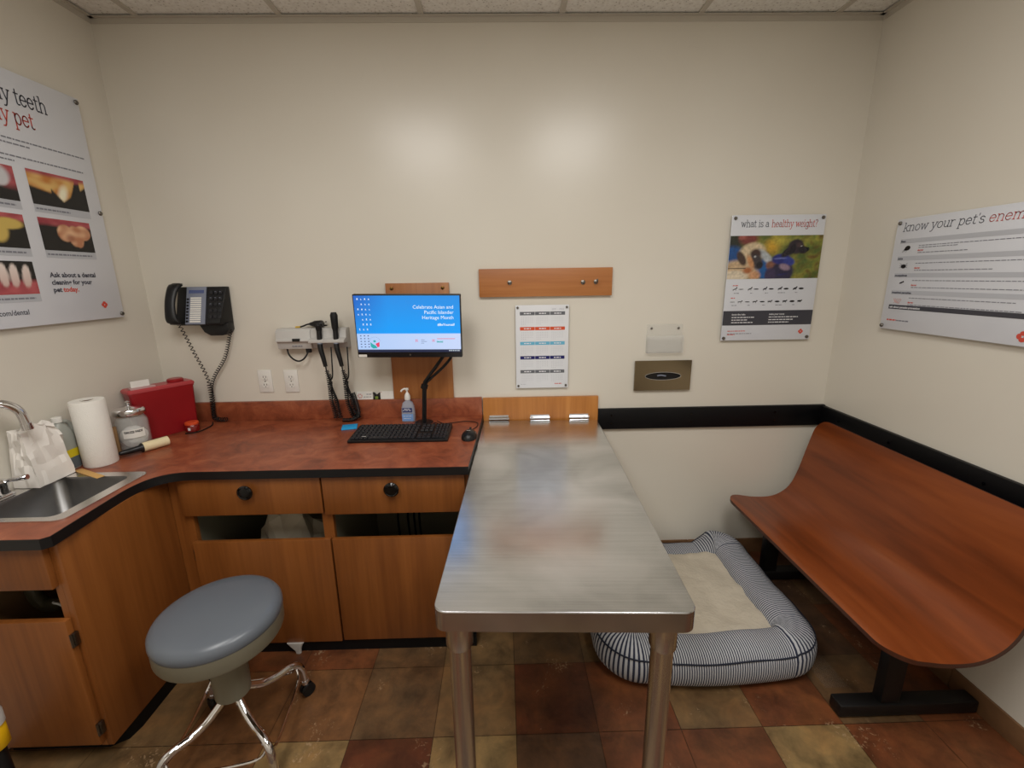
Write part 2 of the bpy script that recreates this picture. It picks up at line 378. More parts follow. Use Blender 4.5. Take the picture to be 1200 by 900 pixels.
class Face:
    """a flat sheet to print on: origin, right and up vectors, normal; collects inks"""
    def __init__(s, O, r, u):
        s.O, s.r, s.u = Vector(O), Vector(r).normalized(), Vector(u).normalized(); s.n = s.r.cross(s.u)
    def p(s, a, b, k=0.0): return s.O + s.r * a + s.u * b + s.n * k
    def mtx(s, a, b, k=0.0):
        q = s.p(a, b, k); m = Matrix((s.r, s.u, s.n)).transposed().to_4x4(); m.translation = q; return m
    def rect(s, bm, a0, a1, b0, b1, k):
        bm.faces.new([bm.verts.new(s.p(*q, k)) for q in ((a0, b0), (a1, b0), (a1, b1), (a0, b1))])
    def poly(s, bm, pts, k): bm.faces.new([bm.verts.new(s.p(*q, k)) for q in pts])
    def disc(s, bm, a, b, ra, rb, k, n=16, rot=0.0):
        pts = []
        for i in range(n):
            t = 2 * pi * i / n; x, y = ra * cos(t), rb * sin(t)
            pts.append((a + x * cos(rot) - y * sin(rot), b + x * sin(rot) + y * cos(rot)))
        s.poly(bm, pts, k)
    def slab(s, bm, a0, a1, b0, b1, k0, k1, bev=0.0):
        box(bm, 0, a1 - a0, 0, b1 - b0, k0, k1, bev, 2, s.mtx(a0, b0))
    def text(s, bm, txt, a, b, size, k, align='LEFT', bold=0.0, width=None, shear=0.0):
        cu = bpy.data.curves.new('lettering', 'FONT'); cu.body = txt; cu.size = size; cu.align_x = align; cu.offset = bold; cu.resolution_u = 2; cu.shear = shear
        o = bpy.data.objects.new('lettering', cu); COL.objects.link(o)
        dg = bpy.context.evaluated_depsgraph_get(); me = bpy.data.meshes.new_from_object(o.evaluated_get(dg))
        m = s.mtx(a, b, k)
        if width:
            xs = [v.co.x for v in me.vertices]; m = m @ Matrix.Diagonal((width / (max(xs) - min(xs)), 1, 1, 1))
        me.transform(m); bm.from_mesh(me)
        bpy.data.objects.remove(o); bpy.data.curves.remove(cu); bpy.data.meshes.remove(me)
    def lines(s, bm, rows, k, h=0.0035):
        """illegibly small copy: broken bars, (a0, a1, b) each"""
        rnd = random.Random(3)
        for a0, a1, b in rows:
            x = a0
            while x < a1 - 1e-4:
                w = min(rnd.uniform(0.006, 0.02), a1 - x); s.rect(bm, x, x + w, b, b + h, k); x += w + 0.003
    def raster(s, a0, a1, b0, b1, nx, ny, fn, k):
        bm = B(); lay = bm.verts.layers.float_color.new('Col')
        g = []
        for j in range(ny + 1):
            row = []
            for i in range(nx + 1):
                u, v = i / nx, j / ny
                q = bm.verts.new(s.p(a0 + (a1 - a0) * u, b0 + (b1 - b0) * v, k)); c = fn(u, v); q[lay] = (c[0], c[1], c[2], 1); row.append(q)
            g.append(row)
        for j in range(ny):
            for i in range(nx): bm.faces.new((g[j][i], g[j][i + 1], g[j + 1][i + 1], g[j + 1][i]))
        return bm

def pieces(name, bm, mat, parent, label=None, F=None, off=None, tu=.0015, tr=.02):
    """each word group, line or bar of a print becomes a part of its own"""
    fs = []
    for f in bm.faces:
        q = [(v.co - F.O) for v in f.verts]; a = [x.dot(F.r) for x in q]; b = [x.dot(F.u) for x in q]
        fs.append((min(b), max(b), min(a), max(a), [v.co.copy() for v in f.verts]))
    def cluster(items, lo, hi, tol):
        out = []; end = None
        for it in sorted(items, key=lambda t: t[lo]):
            if end is None or it[lo] > end + tol: out.append([]); end = it[hi]
            out[-1].append(it); end = max(end, it[hi])
        return out
    for row in cluster(fs, 0, 1, tu):
        for grp in cluster(row, 2, 3, tr):
            nb = B()
            for it in grp: nb.faces.new([nb.verts.new(p) for p in it[4]])
            obj(name, nb, mat, parent, label, smooth=0, off=off)
    bm.free()

def cmix(a, b, t): t = max(0, min(1, t)); return tuple(a[i] + (b[i] - a[i]) * t for i in range(3))
def ell(u, v, cx, cy, rx, ry, rot=0.0, soft=0.25):
    """soft-edged ellipse coverage"""
    x, y = u - cx, v - cy; c, s_ = cos(rot), sin(rot); x, y = (x * c + y * s_) / rx, (-x * s_ + y * c) / ry
    d = math.sqrt(x * x + y * y); return max(0, min(1, (1 + soft - d) / (2 * soft)))
def rc(*c): return rgb(*c)[:3]

# hand drawn slab-serif letters (unit x-height)
def arc(cx, cy, rx, ry, a0, a1, n=12): return [(cx + rx * cos(radians(a0 + (a1 - a0) * i / n)), cy + ry * sin(radians(a0 + (a1 - a0) * i / n))) for i in range(n + 1)]
SLAB = {
 'y': (.92, [[(.12, 1), (.47, .02)], [(.82, 1), (.36, -.32), (.24, -.48), (.04, -.48)], [(-.02, 1), (.28, 1)], [(.66, 1), (.95, 1)]]),
 't': (.62, [[(.24, 1.36), (.24, .22)] + arc(.42, .2, .18, .2, 180, 290, 6) + [(.58, .06)], [(.04, 1), (.54, 1)]]),
 'e': (.9, [[(.1, .54), (.78, .54)] + arc(.44, .5, .35, .5, 8, 325, 18)]),
 'h': (1.02, [[(.2, 1.5), (.2, 0)], arc(.5, .62, .3, .38, 165, 0, 9) + [(.8, 0)], [(.04, 1.5), (.2, 1.5)], [(.06, 0), (.35, 0)], [(.66, 0), (.95, 0)]]),
 'n': (1.02, [[(.2, 1), (.2, 0)], arc(.5, .62, .3, .38, 165, 0, 9) + [(.8, 0)], [(.04, 1), (.2, 1)], [(.06, 0), (.35, 0)], [(.66, 0), (.95, 0)]]),
 'm': (1.56, [[(.2, 1), (.2, 0)], arc(.47, .62, .27, .38, 165, 0, 9) + [(.74, 0)], arc(1.01, .62, .27, .38, 165, 0, 9) + [(1.28, 0)], [(.04, 1), (.2, 1)], [(.06, 0), (.33, 0)], [(.62, 0), (.88, 0)], [(1.16, 0), (1.42, 0)]]),
 'u': (1.0, [[(.2, 1), (.2, .38)] + arc(.48, .36, .28, .36, 180, 345, 9), [(.78, 1), (.78, 0)], [(.04, 1), (.2, 1)], [(.62, 1), (.78, 1)], [(.78, 0), (.93, 0)]]),
 'p': (1.0, [[(.2, 1), (.2, -.5)], arc(.52, .5, .33, .5, 170, -170, 20), [(.04, 1), (.2, 1)], [(.05, -.5), (.37, -.5)]]),
 'w': (1.3, [[(.14, 1), (.38, .02), (.64, .95), (.9, .02), (1.14, 1)], [(0, 1), (.3, 1)], [(1.0, 1), (1.26, 1)]]),
 'a': (.92, [arc(.42, .62, .3, .38, 150, 0, 8) + [(.72, .12), (.86, 0)], [(.72, .56)] + arc(.4, .3, .3, .28, 80, 300, 12) + [(.72, .24)]]),
 'i': (.44, [[(.06, 1), (.22, 1), (.22, 0)], [(.05, 0), (.39, 0)], [(.2, 1.36), (.2, 1.46)]]),
 's': (.8, [[(.66, .82)] + arc(.4, .74, .26, .25, 40, 230, 9) + arc(.4, .25, .28, .25, 60, -150, 10) + [(.12, .2)]]),
 'l': (.46, [[(.06, 1.5), (.22, 1.5), (.22, 0)], [(.05, 0), (.4, 0)]]),
 'g': (.96, [arc(.44, .5, .33, .5, 10, 350, 20), [(.78, 1), (.78, -.2)] + arc(.46, -.2, .32, .3, 0, -160, 9), [(.78, 1), (.93, 1)]]),
 '?': (.72, [[(.1, 1.25)] + arc(.36, 1.2, .25, .28, 150, -60, 10) + [(.34, .7), (.34, .4)], [(.34, .0), (.34, .1)]]),
 'k': (.98, [[(.2, 1.5), (.2, 0)], [(.78, 1), (.22, .45)], [(.42, .62), (.82, 0)], [(.04, 1.5), (.2, 1.5)], [(.06, 0), (.35, 0)], [(.62, 1), (.92, 1)], [(.7, 0), (.97, 0)]]),
 'o': (.96, [arc(.48, .5, .37, .5, 0, 360, 22)]),
 'r': (.74, [[(.2, 1), (.2, 0)], arc(.52, .6, .32, .38, 170, 60, 7), [(.04, 1), (.2, 1)], [(.06, 0), (.38, 0)]]),
 "'": (.3, [[(.16, 1.5), (.13, 1.2)]]), ' ': (.5, []),
}
def slab_text(F, bm, txt, a, b, xh, k, wgt=0.09, sx=1.0, shear=0.0, right=False, width=None):
    if width: sx = width / (sum(SLAB[c][0] for c in txt) * xh)
    if right: a -= sum(SLAB[c][0] for c in txt) * xh * sx
    hw = wgt * xh * 0.5
    for ch in txt:
        adv, strokes = SLAB[ch]
        for st in strokes:
            pts = [(a + (x + shear * y) * xh * sx, b + y * xh) for x, y in st]
            for (x0, y0), (x1, y1) in zip(pts, pts[1:]):
                dx, dy = x1 - x0, y1 - y0; L = math.hypot(dx, dy)
                if L < 1e-7: continue
                dx, dy = dx / L * hw, dy / L * hw
                x0 -= dx * .6; y0 -= dy * .6; x1 += dx * .6; y1 += dy * .6
                F.poly(bm, [(x0 - dy * -1, y0 - dx), (x1 + dy, y1 - dx), (x1 - dy, y1 + dx), (x0 - dy, y0 + dx)], k)
        a += adv * xh * sx
    return a
def pinwheel(F, bm, a, b, r, k):
    """rounded red cross-like emblem made of four petals around a pale diamond"""
    for i in range(4):
        t = i * pi / 2; F.disc(bm, a + .56 * r * cos(t), b + .56 * r * sin(t), .40 * r, .50 * r, k + .00005 * i, 14, t)
def standoff(F, parent, a, b, k0, k1, r=0.008):
    bm = B()
    loops = []
    for rr, h in ((r * .7, k0 - .0008), (r * .7, k1), (r, k1), (r, k1 + .004), (r * .75, k1 + .007)):
        loops.append([F.p(a + rr * cos(2 * pi * i / 14), b + rr * sin(2 * pi * i / 14), h) for i in range(14)])
    loft(bm, loops); obj('standoff', bm, 'nickel', parent, off=parent.location)

# ------------------------------------------------------------------ SETTING
T, TX, TY = 0.2941, 1.773, -0.732
RUST, DRUST, TAN, GB, LTAN, BRN = (106, 60, 35), (88, 47, 28), (114, 90, 60), (98, 76, 52), (134, 110, 72), (80, 58, 42)
MIX = (110, 76, 47)
cells = {(-4, 0): MIX, (-3, 0): MIX, (-2, 0): GB, (-1, 0): TAN, (0, 0): DRUST, (1, 0): RUST, (2, 0): TAN, (3, 0): RUST, (4, 0): GB, (5, 0): RUST,
         (-5, 1): TAN, (-4, 1): MIX, (-3, 1): LTAN, (-2, 1): DRUST, (-1, 1): LTAN, (0, 1): BRN, (1, 1): RUST, (2, 1): RUST, (3, 1): LTAN, (4, 1): RUST, (5, 1): RUST,
         (-4, -1): RUST, (-3, -1): RUST, (-2, -1): GB, (-1, -1): TAN, (0, -1): GB, (1, -1): TAN, (2, -1): RUST, (3, -1): TAN, (4, -1): BRN, (5, -1): RUST,
         (-5, 0): TAN, (-6, 0): MIX, (-6, 1): TAN, (4, -2): BRN, (5, -2): GB}
def floor():
    bm = B(); lay = bm.verts.layers.float_color.new('Col'); pal = [RUST, DRUST, TAN, GB, LTAN, BRN]; g = 0.0022
    grout = rc(58, 42, 30)
    vs = [bm.verts.new(p) for p in ((-.1, YR, -.003), (W + .1, YR, -.003), (W + .1, .1, -.003), (-.1, .1, -.003))]
    for v in vs: v[lay] = (*grout, 1)
    bm.faces.new(vs)
    for i in range(-8, 8):
        for j in range(-4, 11):
            x0, x1 = TX + i * T, TX + (i + 1) * T; y1, y0 = TY - j * T, TY - (j + 1) * T
            x0 = max(x0, -.05); x1 = min(x1, W + .05); y0 = max(y0, YR); y1 = min(y1, .05)
            if x1 - x0 < .01 or y1 - y0 < .01: continue
            c = cells.get((i, j)) or pal[(i * 7 + j * 13 + i * j) % 6]
            q = [bm.verts.new(p) for p in ((x0 + g / 2, y0 + g / 2, 0), (x1 - g / 2, y0 + g / 2, 0), (x1 - g / 2, y1 - g / 2, 0), (x0 + g / 2, y1 - g / 2, 0))]
            for v in q: v[lay] = (*rc(*c), 1)
            bm.faces.new(q)
    struct('floor', bm, 'floor')
floor()
bm = B(); box(bm, -.1, W + .1, 0, .1, -.05, H + .05); struct('wall_back', bm, 'wall')
bm = B(); box(bm, -.1, 0, YR, 0, -.05, H + .05); struct('wall_left', bm, 'wall')
bm = B(); box(bm, W, W + .1, YR, 0, -.05, H + .05); struct('wall_right', bm, 'wall')
bm = B(); box(bm, -.1, W + .1, YR - .1, YR, -.05, H + .05); struct('wall_rear', bm, 'wall')
bm = B(); box(bm, -.1, W + .1, YR - .1, .1, H, H + .05); struct('ceiling', bm, 'ceil')
bm = B()   # suspended grid: tees and wall angle
for k in range(6): box(bm, .2048 + k * .6096 - .012, .2048 + k * .6096 + .012, YR, 0, H - .006, H)
for k in range(1, 3): box(bm, 0, W, -k * 1.2192 - .012, -k * 1.2192 + .012, H - .006, H)
struct('trim_1', bm, 'tgrid')
bm = B()
box(bm, 0, W, -.022, 0, H - .008, H - .0061); box(bm, 0, W, -.003, 0, H - .028, H - .0061)
for x0, x1 in ((0, .022), (W - .022, W)): box(bm, x0, x1, YR, 0, H - .008, H - .0061)
for x0, x1 in ((0, .003), (W - .003, W)): box(bm, x0, x1, YR, 0, H - .028, H - .0061)
struct('trim_2', bm, 'tgrid')
bm = B(); box(bm, 2.25, W, -.02, 0, .776, .89, .003); o = struct('trim_3', bm, 'rail', 30)
bm = B(); box(bm, W - .02, W, YR, -.02, .774, .886, .003); struct('trim_4', bm, 'rail', 30)
def rail_screws():
    bm = B()
    for x in (2.32, 2.75, 3.2):
        for z in (.81, .855): lathe(bm, [(.006, -.0225), (.006, -.0195)], (x, 0, z), 10, 'y')
    for y in (-.15, -.45, -.85, -1.3):
        lathe(bm, [(.006, W - .0225), (.006, W - .0195)], (0, y, .84), 10, 'x')
    o = struct('trim_5', bm, 'black_gloss')
rail_screws()
bm = B()
x = 1.62
while x < W - .01: box(bm, x + .001, min(x + .2941, W) - .001, -.01, 0, 0, .088, .002); x += .2941
struct('baseboard_back', bm, 'basetile', 30)
bm = B(); y = -.011
while y > YR: box(bm, W - .01, W, max(y - .2941, YR) + .001, y - .001, 0, .088, .002); y -= .2941
struct('baseboard_right', bm, 'basetile', 30)

# ------------------------------------------------------------------ COUNTER
def countertop():
    r = thing('countertop', 'L-shaped mottled red laminate countertop with black front edge along the back wall', 'countertop', (0, 0, 0))
    cur = [Vector(p).to_2d() for p in smooth_path([(.62, -.655, 0), (.50, -.658, 0), (.43, -.70, 0), (.405, -.78, 0), (.41, -.9, 0)], 5)]
    out = [(0, 0), (1.636, 0), (1.607, -.66)] + [(p.x, p.y) for p in cur] + [(.425, -1.085), (.41, -1.10), (.001, -1.10)]
    hole = [(p[0], p[1]) for p in rrect(.206, -.837, .295, .315, .035)]
    bm = B(); plate(bm, out, [hole], .832, .865); obj('worktop', bm, 'counter', r, smooth=0)
    strip = out[1:]
    bm = B()
    nrm = []
    for i, p in enumerate(strip):
        a = Vector(strip[max(0, i - 1)]); b = Vector(strip[min(len(strip) - 1, i + 1)]); t = (b - a).normalized(); nrm.append(Vector((-t.y, t.x)) * -1)
    lo = []
    for p, n in zip(strip, nrm):
        n = -n
        q = Vector(p) + n * .0025; q2 = Vector(p) + n * .0003
        lo.append([(q2.x, q2.y, .831), (q.x, q.y, .831), (q.x, q.y, .8645), (q2.x, q2.y, .8645)])
    loft(bm, lo); obj('edge_band', bm, 'black_edge', r, 'black edge strip', smooth=40)
    bm = B(); box(bm, 0, 1.634, -.019, 0, .865, .966, .002); obj('backsplash', bm, 'counter', r)
    bm = B(); lathe(bm, [(.046, .865), (.046, .868), (.036, .871), (.012, .871)], (1.342, -.105, 0), 24); obj('grommet', bm, 'black', r, 'black round cable grommet')
countertop()

def sink():
    r = thing('sink', 'small rectangular stainless steel sink set in the red countertop', 'sink', (.193, -.832, .865))
    bm = B()
    ou = [(p[0], p[1]) for p in rrect(.196, -.831, .378, .356, .03)]; inn = [(p[0], p[1]) for p in rrect(.206, -.837, .275, .295, .03)]
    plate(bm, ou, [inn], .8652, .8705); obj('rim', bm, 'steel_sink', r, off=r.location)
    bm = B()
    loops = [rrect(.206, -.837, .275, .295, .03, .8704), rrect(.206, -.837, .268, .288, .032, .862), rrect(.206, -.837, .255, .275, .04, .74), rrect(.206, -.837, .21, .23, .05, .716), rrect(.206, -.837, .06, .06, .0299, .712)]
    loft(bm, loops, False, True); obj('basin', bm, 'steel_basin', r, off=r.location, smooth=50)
    bm = B(); lathe(bm, [(.028, .7125), (.028, .715), (.02, .714), (.004, .7135)], (.206, -.837, 0), 20); obj('drain', bm, 'chrome', r, 'chrome drain', off=r.location)
    f = thing('faucet', 'chrome gooseneck faucet with lever handle at the left of the sink', 'faucet', (.036, -.885, .8705))
    L = f.location
    pts = [(.036, -.885, .875), (.036, -.885, 1.0), (.038, -.883, 1.12)]
    d = Vector((.072, .1, 0))
    for k in range(9):
        t = pi * k / 8; q = Vector((.038, -.883, 1.135)) + d * (0.5 - .5 * cos(t)); q.z += .062 * sin(t); pts.append(q)
    pts.append(Vector(pts[-1]) + Vector((.002, .002, -.035)))
    bm = B(); tube(bm, smooth_path(pts, 3), .0135, 14); obj('spout', bm, 'chrome', f, off=L)
    bm = B(); tube(bm, [Vector(pts[-1]) + Vector((0, 0, .014)), Vector(pts[-1]) + Vector((.0008, .0008, -.008))], .016, 14); obj('aerator', bm, 'chrome', f, off=L)
    bm = B(); box(bm, .012, .060, -.975, -.822, .8706, .884, .005); obj('base_plate', bm, 'chrome', f, off=L)
    for yy, dx in ((-.842, .075), (-.955, .07)):
        bm = B(); lathe(bm, [(.019, .884), (.018, .905), (.021, .912), (.021, .925), (.012, .934)], (.036, yy, 0), 16); k = obj('handle', bm, 'chrome', f, off=L)
        bm = B(); tube(bm, [(.036, yy, .926), (.036 + dx * .5, yy + .012, .93), (.036 + dx, yy + .02, .935)], lambda t: .006 + .003 * t, 10)
        obj('lever', bm, 'chrome', k, off=L)
sink()

# ------------------------------------------------------------------ CABINETS
def knob(parent, x, z, y):
    bm = B(); lathe(bm, [(.012, y), (.014, y - .012), (.029, y - .018), (.030, y - .024), (.025, y - .028), (.022, y - .0265), (.02, y - .028), (.004, y - .029)], (x, 0, z), 28, 'y')
    return obj('knob', bm, 'black_gloss', parent, 'glossy round black knob')
def base_cabinet():
    r = thing('base_cabinet', 'long orange wood base cabinet with two drawers and two doors under the keyboard', 'cabinet', (0, 0, 0))
    for x in (.44, 1.015, 1.585):
        bm = B(); box(bm, x, x + .016, -.60, -.02, .088, .83); obj('inner_side', bm, 'lining', r, 'cream inner side panel', smooth=0)
    bm = B(); box(bm, .4145, 1.60, -.02, -.005, .07, .83); box(bm, .4145, 1.60, -.60, -.02, .07, .088); obj('back_panel', bm, 'back_lining', r, smooth=0)
    bm = B()
    for x0, x1 in ((.414, .488), (1.004, 1.046), (1.560, 1.602)): box(bm, x0, x1, -.621, -.600, .07, .831)
    for x0, x1 in ((.488, 1.004), (1.046, 1.560)):
        box(bm, x0, x1, -.621, -.600, .80, .831); box(bm, x0, x1, -.621, -.600, .07, .1)
    obj('face_frame', bm, 'cab', r, smooth=0)
    for x0, x1, z0, z1, kx in ((.463, 1.019, .668, .826, .735), (1.026, 1.588, .661, .821, 1.303)):
        bm = B(); box(bm, x0, x1, -.641, -.6215, z0, z1, .0015); d = obj('drawer', bm, 'cab', r)
        knob(d, kx, .775, -.641)
    for x0, x1, z0, z1, hx in ((.478, 1.032, .055, .549, .470), (1.040, 1.592, .060, .549, None)):
        bm = B(); box(bm, x0, x1, -.641, -.6215, z0, z1, .0015); d = obj('door', bm, 'cab', r)
        if hx:
            for z in (.12, .46):
                bm = B(); box(bm, hx - .002, x0 - .0002, -.632, -.6212, z, z + .05, .002); obj('hinge', bm, 'nickel', d, 'small grey metal hinge')
    bm = B(); box(bm, .42, 1.61, -.630, -.6215, 0, .053); box(bm, .42, 1.61, -.6215, -.60, 0, .069); obj('toe_kick', bm, 'kick', r, 'black kick board', smooth=0)
    bm = B(); loft(bm, [rrect(.83, -.640, .072, .018, .008, .0545), rrect(.832, -.640, .045, .018, .008, .034), rrect(.837, -.640, .026, .017, .0078, .016), rrect(.838, -.640, .022, .015, .0068, .001)])
    obj('leveling_foot', bm, 'offwhite', r, 'white plastic foot below left door')
base_cabinet()
def sink_cabinet():
    r = thing('sink_cabinet', 'orange wood sink cabinet with plain side panel beside the grey stool', 'cabinet', (0, 0, 0))
    bm = B(); box(bm, .392, .412, -1.062, -.60, .06, .831, .001); obj('side_panel', bm, 'cab', r)
    bm = B(); box(bm, .004, .39, -.64, -.63, .06, .70); box(bm, .004, .02, -1.04, -.64, .06, .83); box(bm, .02, .391, -1.04, -.64, .06, .075)
    obj('carcass', bm, 'brownbox', r, smooth=0)
    bm = B(); box(bm, .372, .392, -1.062, -1.04, .06, .831); box(bm, .004, .03, -1.062, -1.04, .06, .831); box(bm, .03, .372, -1.062, -1.04, .80, .831)
    obj('face_frame', bm, 'cab', r, smooth=0)
    bm = B(); box(bm, .01, .385, -1.082, -1.0625, .682, .828, .0015); obj('false_drawer_front', bm, 'cab', r)
    bm = B(); box(bm, .01, .392, -1.082, -1.0625, .085, .568, .0015); d = obj('door', bm, 'cab', r)
    for z in (.125, .475):
        bm = B(); box(bm, .3925, .404, -1.079, -1.0625, z, z + .045, .002); tube(bm, [(.397, -1.082, z), (.397, -1.082, z + .045)], .004, 8); obj('hinge', bm, 'nickel', d, 'small chrome hinge')
    bm = B()
    prism(bm, [(.02, -.60), (.409, -.60), (.409, -.95), (.398, -.995), (.352, -1.022), (.02, -1.022)], 'z', 0, .0595); obj('toe_kick', bm, 'kick', r, 'black kick board', smooth=0)
    p = thing('drain_pipe', 'dark plumbing pipe seen in the sink cabinet opening', 'pipe', (.206, -.837, .40))
    bm = B(); tube(bm, smooth_path([(.206, -.837, .70), (.206, -.837, .56), (.2, -.85, .49), (.15, -.87, .465), (.09, -.87, .47), (.06, -.86, .54), (.05, -.78, .6), (.05, -.70, .62)], 4), .022, 12); obj('trap', bm, flat('olive_drain_plastic', rgb(84, 78, 58), .5), p, off=p.location)
    bm = B(); lathe(bm, [(.027, .585), (.027, .61)], (.206, -.837, 0), 14); obj('slip_nut', bm, 'offwhite', p, off=p.location)
    bm = B(); tube(bm, smooth_path([(.23, -.93, .53), (.262, -.985, .562), (.295, -.995, .560), (.335, -1.0, .535), (.358, -.98, .46), (.36, -.9, .3), (.34, -.8, .08)], 5), .0035, 8)
    tag(obj('supply_hose', bm, 'offwhite'), 'thin pale hose curving inside the sink cabinet opening', 'hose')
sink_cabinet()
def cabinet_contents():
    rnd = random.Random(5)
    bm = B(); bmesh.ops.create_icosphere(bm, subdivisions=3, radius=.1)
    for v in bm.verts:
        n = mnoise.noise(v.co * 18 + Vector((3, 1, 7))); v.co *= (1 + .55 * n); v.co.x *= 1.5; v.co.z *= 1.35; v.co.y *= .8
    zmin = min(v.co.z for v in bm.verts)
    for v in bm.verts: v.co += Vector((.775, -.44, .089 - zmin + .0))
    # tall crumpled sack: stretched so that its top shows in the gap
    top = max(v.co.z for v in bm.verts); k = (.63 - .089) / (top - .089)
    for v in bm.verts: v.co.z = .089 + (v.co.z - .089) * k
    tag(obj('crumpled_bag', bm, flat('dim_crumpled_bag', rgb(190, 180, 160), .6), smooth=0), 'crumpled pale bag inside the left cabinet opening', 'bag')
    for x, sw in ((1.235, .01), (1.285, .012), (1.315, .012), (1.34, .012)):
        bm = B(); tube(bm, smooth_path([(x, -.30, .829), (x + sw, -.31, .65), (x - sw, -.31, .45), (x + sw, -.33, .2), (x + sw * 2, -.33, .093)], 5), .005, 8)
        tag(obj('cable', bm, 'black_soft'), 'black cable hanging inside the right cabinet opening', 'cable', 'cables in the right cabinet opening')
cabinet_contents()

# ------------------------------------------------------------------ EXAM TABLE
def exam_table():
    r = thing('exam_table', 'stainless steel fold-down exam table hinged to the back wall on two round legs', 'table', (1.940, -.0365, 0), radians(-2.5))
    hw, L = .301, 1.378
    def outline(ins, rad):
        pts = [(-hw + ins, 0 - ins * .2), (hw - ins, 0 - ins * .2)]
        pts = [(hw - ins, -ins * .2), (-hw + ins, -ins * .2)]
        q = []
        for cx, cy, a0 in ((-hw + rad, -L + rad, 180), (hw - rad, -L + rad, 270)):
            for k in range(7):
                a = radians(a0 + 90 * k / 6); q.append((cx + (rad - ins) * cos(a), cy + (rad - ins) * sin(a)))
        return pts + q
    bm = B(); loft(bm, [[(x, y, z) for x, y in outline(i, .03)] for i, z in ((.001, .786), (0, .787), (0, .8375), (.0008, .8393), (.0025, .840))]); obj('tabletop', bm, 'steel', r, smooth=22)
    for x in (-.25, .243):
        bm = B(); lathe(bm, [(.027, .004), (.027, .785)], (x, -1.325, 0), 28); l = obj('leg', bm, 'steel_leg', r)
        bm = B(); lathe(bm, [(.031, .705), (.033, .709), (.033, .786)], (x, -1.325, 0), 28, cap=False); obj('socket', bm, 'steel_leg', l)
        bm = B(); lathe(bm, [(.029, 0), (.03, .012), (.0275, .02)], (x, -1.325, 0), 24); obj('foot', bm, 'black_soft', l)
    b = thing('hinge_board', 'amber wood board on the back wall behind the exam table hinges', 'board', (1.944, 0, .86))
    bm = B(); box(bm, 1.639, 2.2475, -.02, 0, .73, .962, .0015); obj('panel', bm, 'cab_lit', b, off=b.location)
    for x in (1.722, 1.938, 2.146):
        bm = B(); tube(bm, [(x - .053, -.027, .852), (x + .053, -.027, .852)], .0065, 10)
        box(bm, x - .05, x + .05, -.0225, -.0205, .85, .868); box(bm, x - .05, x + .05, -.05, -.027, .8415, .8435)
        obj('hinge', bm, 'chrome', b, 'chrome piano-style hinge', off=b.location)
exam_table()

# ------------------------------------------------------------------ STOOL
def stool():
    cx, cy = .818, -1.027
    r = thing('stool', 'round grey vinyl stool on chrome legs with casters', 'stool', (cx, cy, 0))
    bm = B(); lathe(bm, [(.05, .452), (.168, .452), (.179, .456), (.183, .466), (.183, .512)], (0, 0, 0), 48); obj('seat_ring', bm, 'stool_metal', r, 'olive grey metal band')
    bm = B(); lathe(bm, [(.17, .512), (.183, .513), (.1855, .52), (.184, .536), (.176, .549), (.16, .557), (.12, .562), (.05, .564), (.002, .5645)], (0, 0, 0), 56); obj('seat', bm, 'vinyl', r, smooth=60)
    bm = B(); lathe(bm, [(.044, .228), (.053, .231), (.055, .30), (.054, .355), (.042, .362), (.03, .363)], (0, 0, 0), 32); obj('column', bm, 'stool_metal', r, smooth=50)
    bm = B(); lathe(bm, [(.016, .2), (.016, .355)] + [(.016 + .003 * (k % 2), .361 + k * .0055) for k in range(17)], (0, 0, 0), 16); obj('screw', bm, 'steel_leg', r)
    legs = []
    for k in range(4):
        a = radians(53 + 90 * k); d = Vector((cos(a), sin(a), 0)); z = lambda t, h: tuple(d * t + Vector((0, 0, h)))
        bm = B(); tube(bm, smooth_path([z(.025, .228), z(.055, .205), z(.09, .182), z(.135, .170), z(.18, .168), z(.21, .155), z(.228, .12), z(.233, .062)], 5), .0125, 12)
        l = obj('leg', bm, 'chrome', r)
        bm = B(); lathe(bm, [(.008, .04), (.0155, .062), (.0155, .07)], z(.233, 0), 12); obj('ferrule', bm, 'chrome', l)
        bm = B()
        t = Vector((-d.y, d.x, 0)); c = d * .238 + Vector((0, 0, .0245))
        for s in (-1, 1): tube(bm, [c + t * (.004 * s), c + t * (.015 * s)], .0245, 18)
        tube(bm, [c, d * .233 + Vector((0, 0, .055))], .006, 8)
        obj('caster', bm, 'black_soft', l, 'black twin-wheel caster')
    for k in range(4):
        a, b2 = radians(53 + 90 * k), radians(143 + 90 * k)
        p, q = Vector((cos(a), sin(a), 0)), Vector((cos(b2), sin(b2), 0)); m = (p + q) * .5
        bm = B(); tube(bm, smooth_path([p * .208 + Vector((0, 0, .145)), p * .195 + q * .03 + Vector((0, 0, .115)), m * 1.0 * .225 + Vector((0, 0, .105)), q * .195 + p * .03 + Vector((0, 0, .115)), q * .208 + Vector((0, 0, .145))], 5), .005, 8); obj('brace', bm, 'chrome', r)
stool()

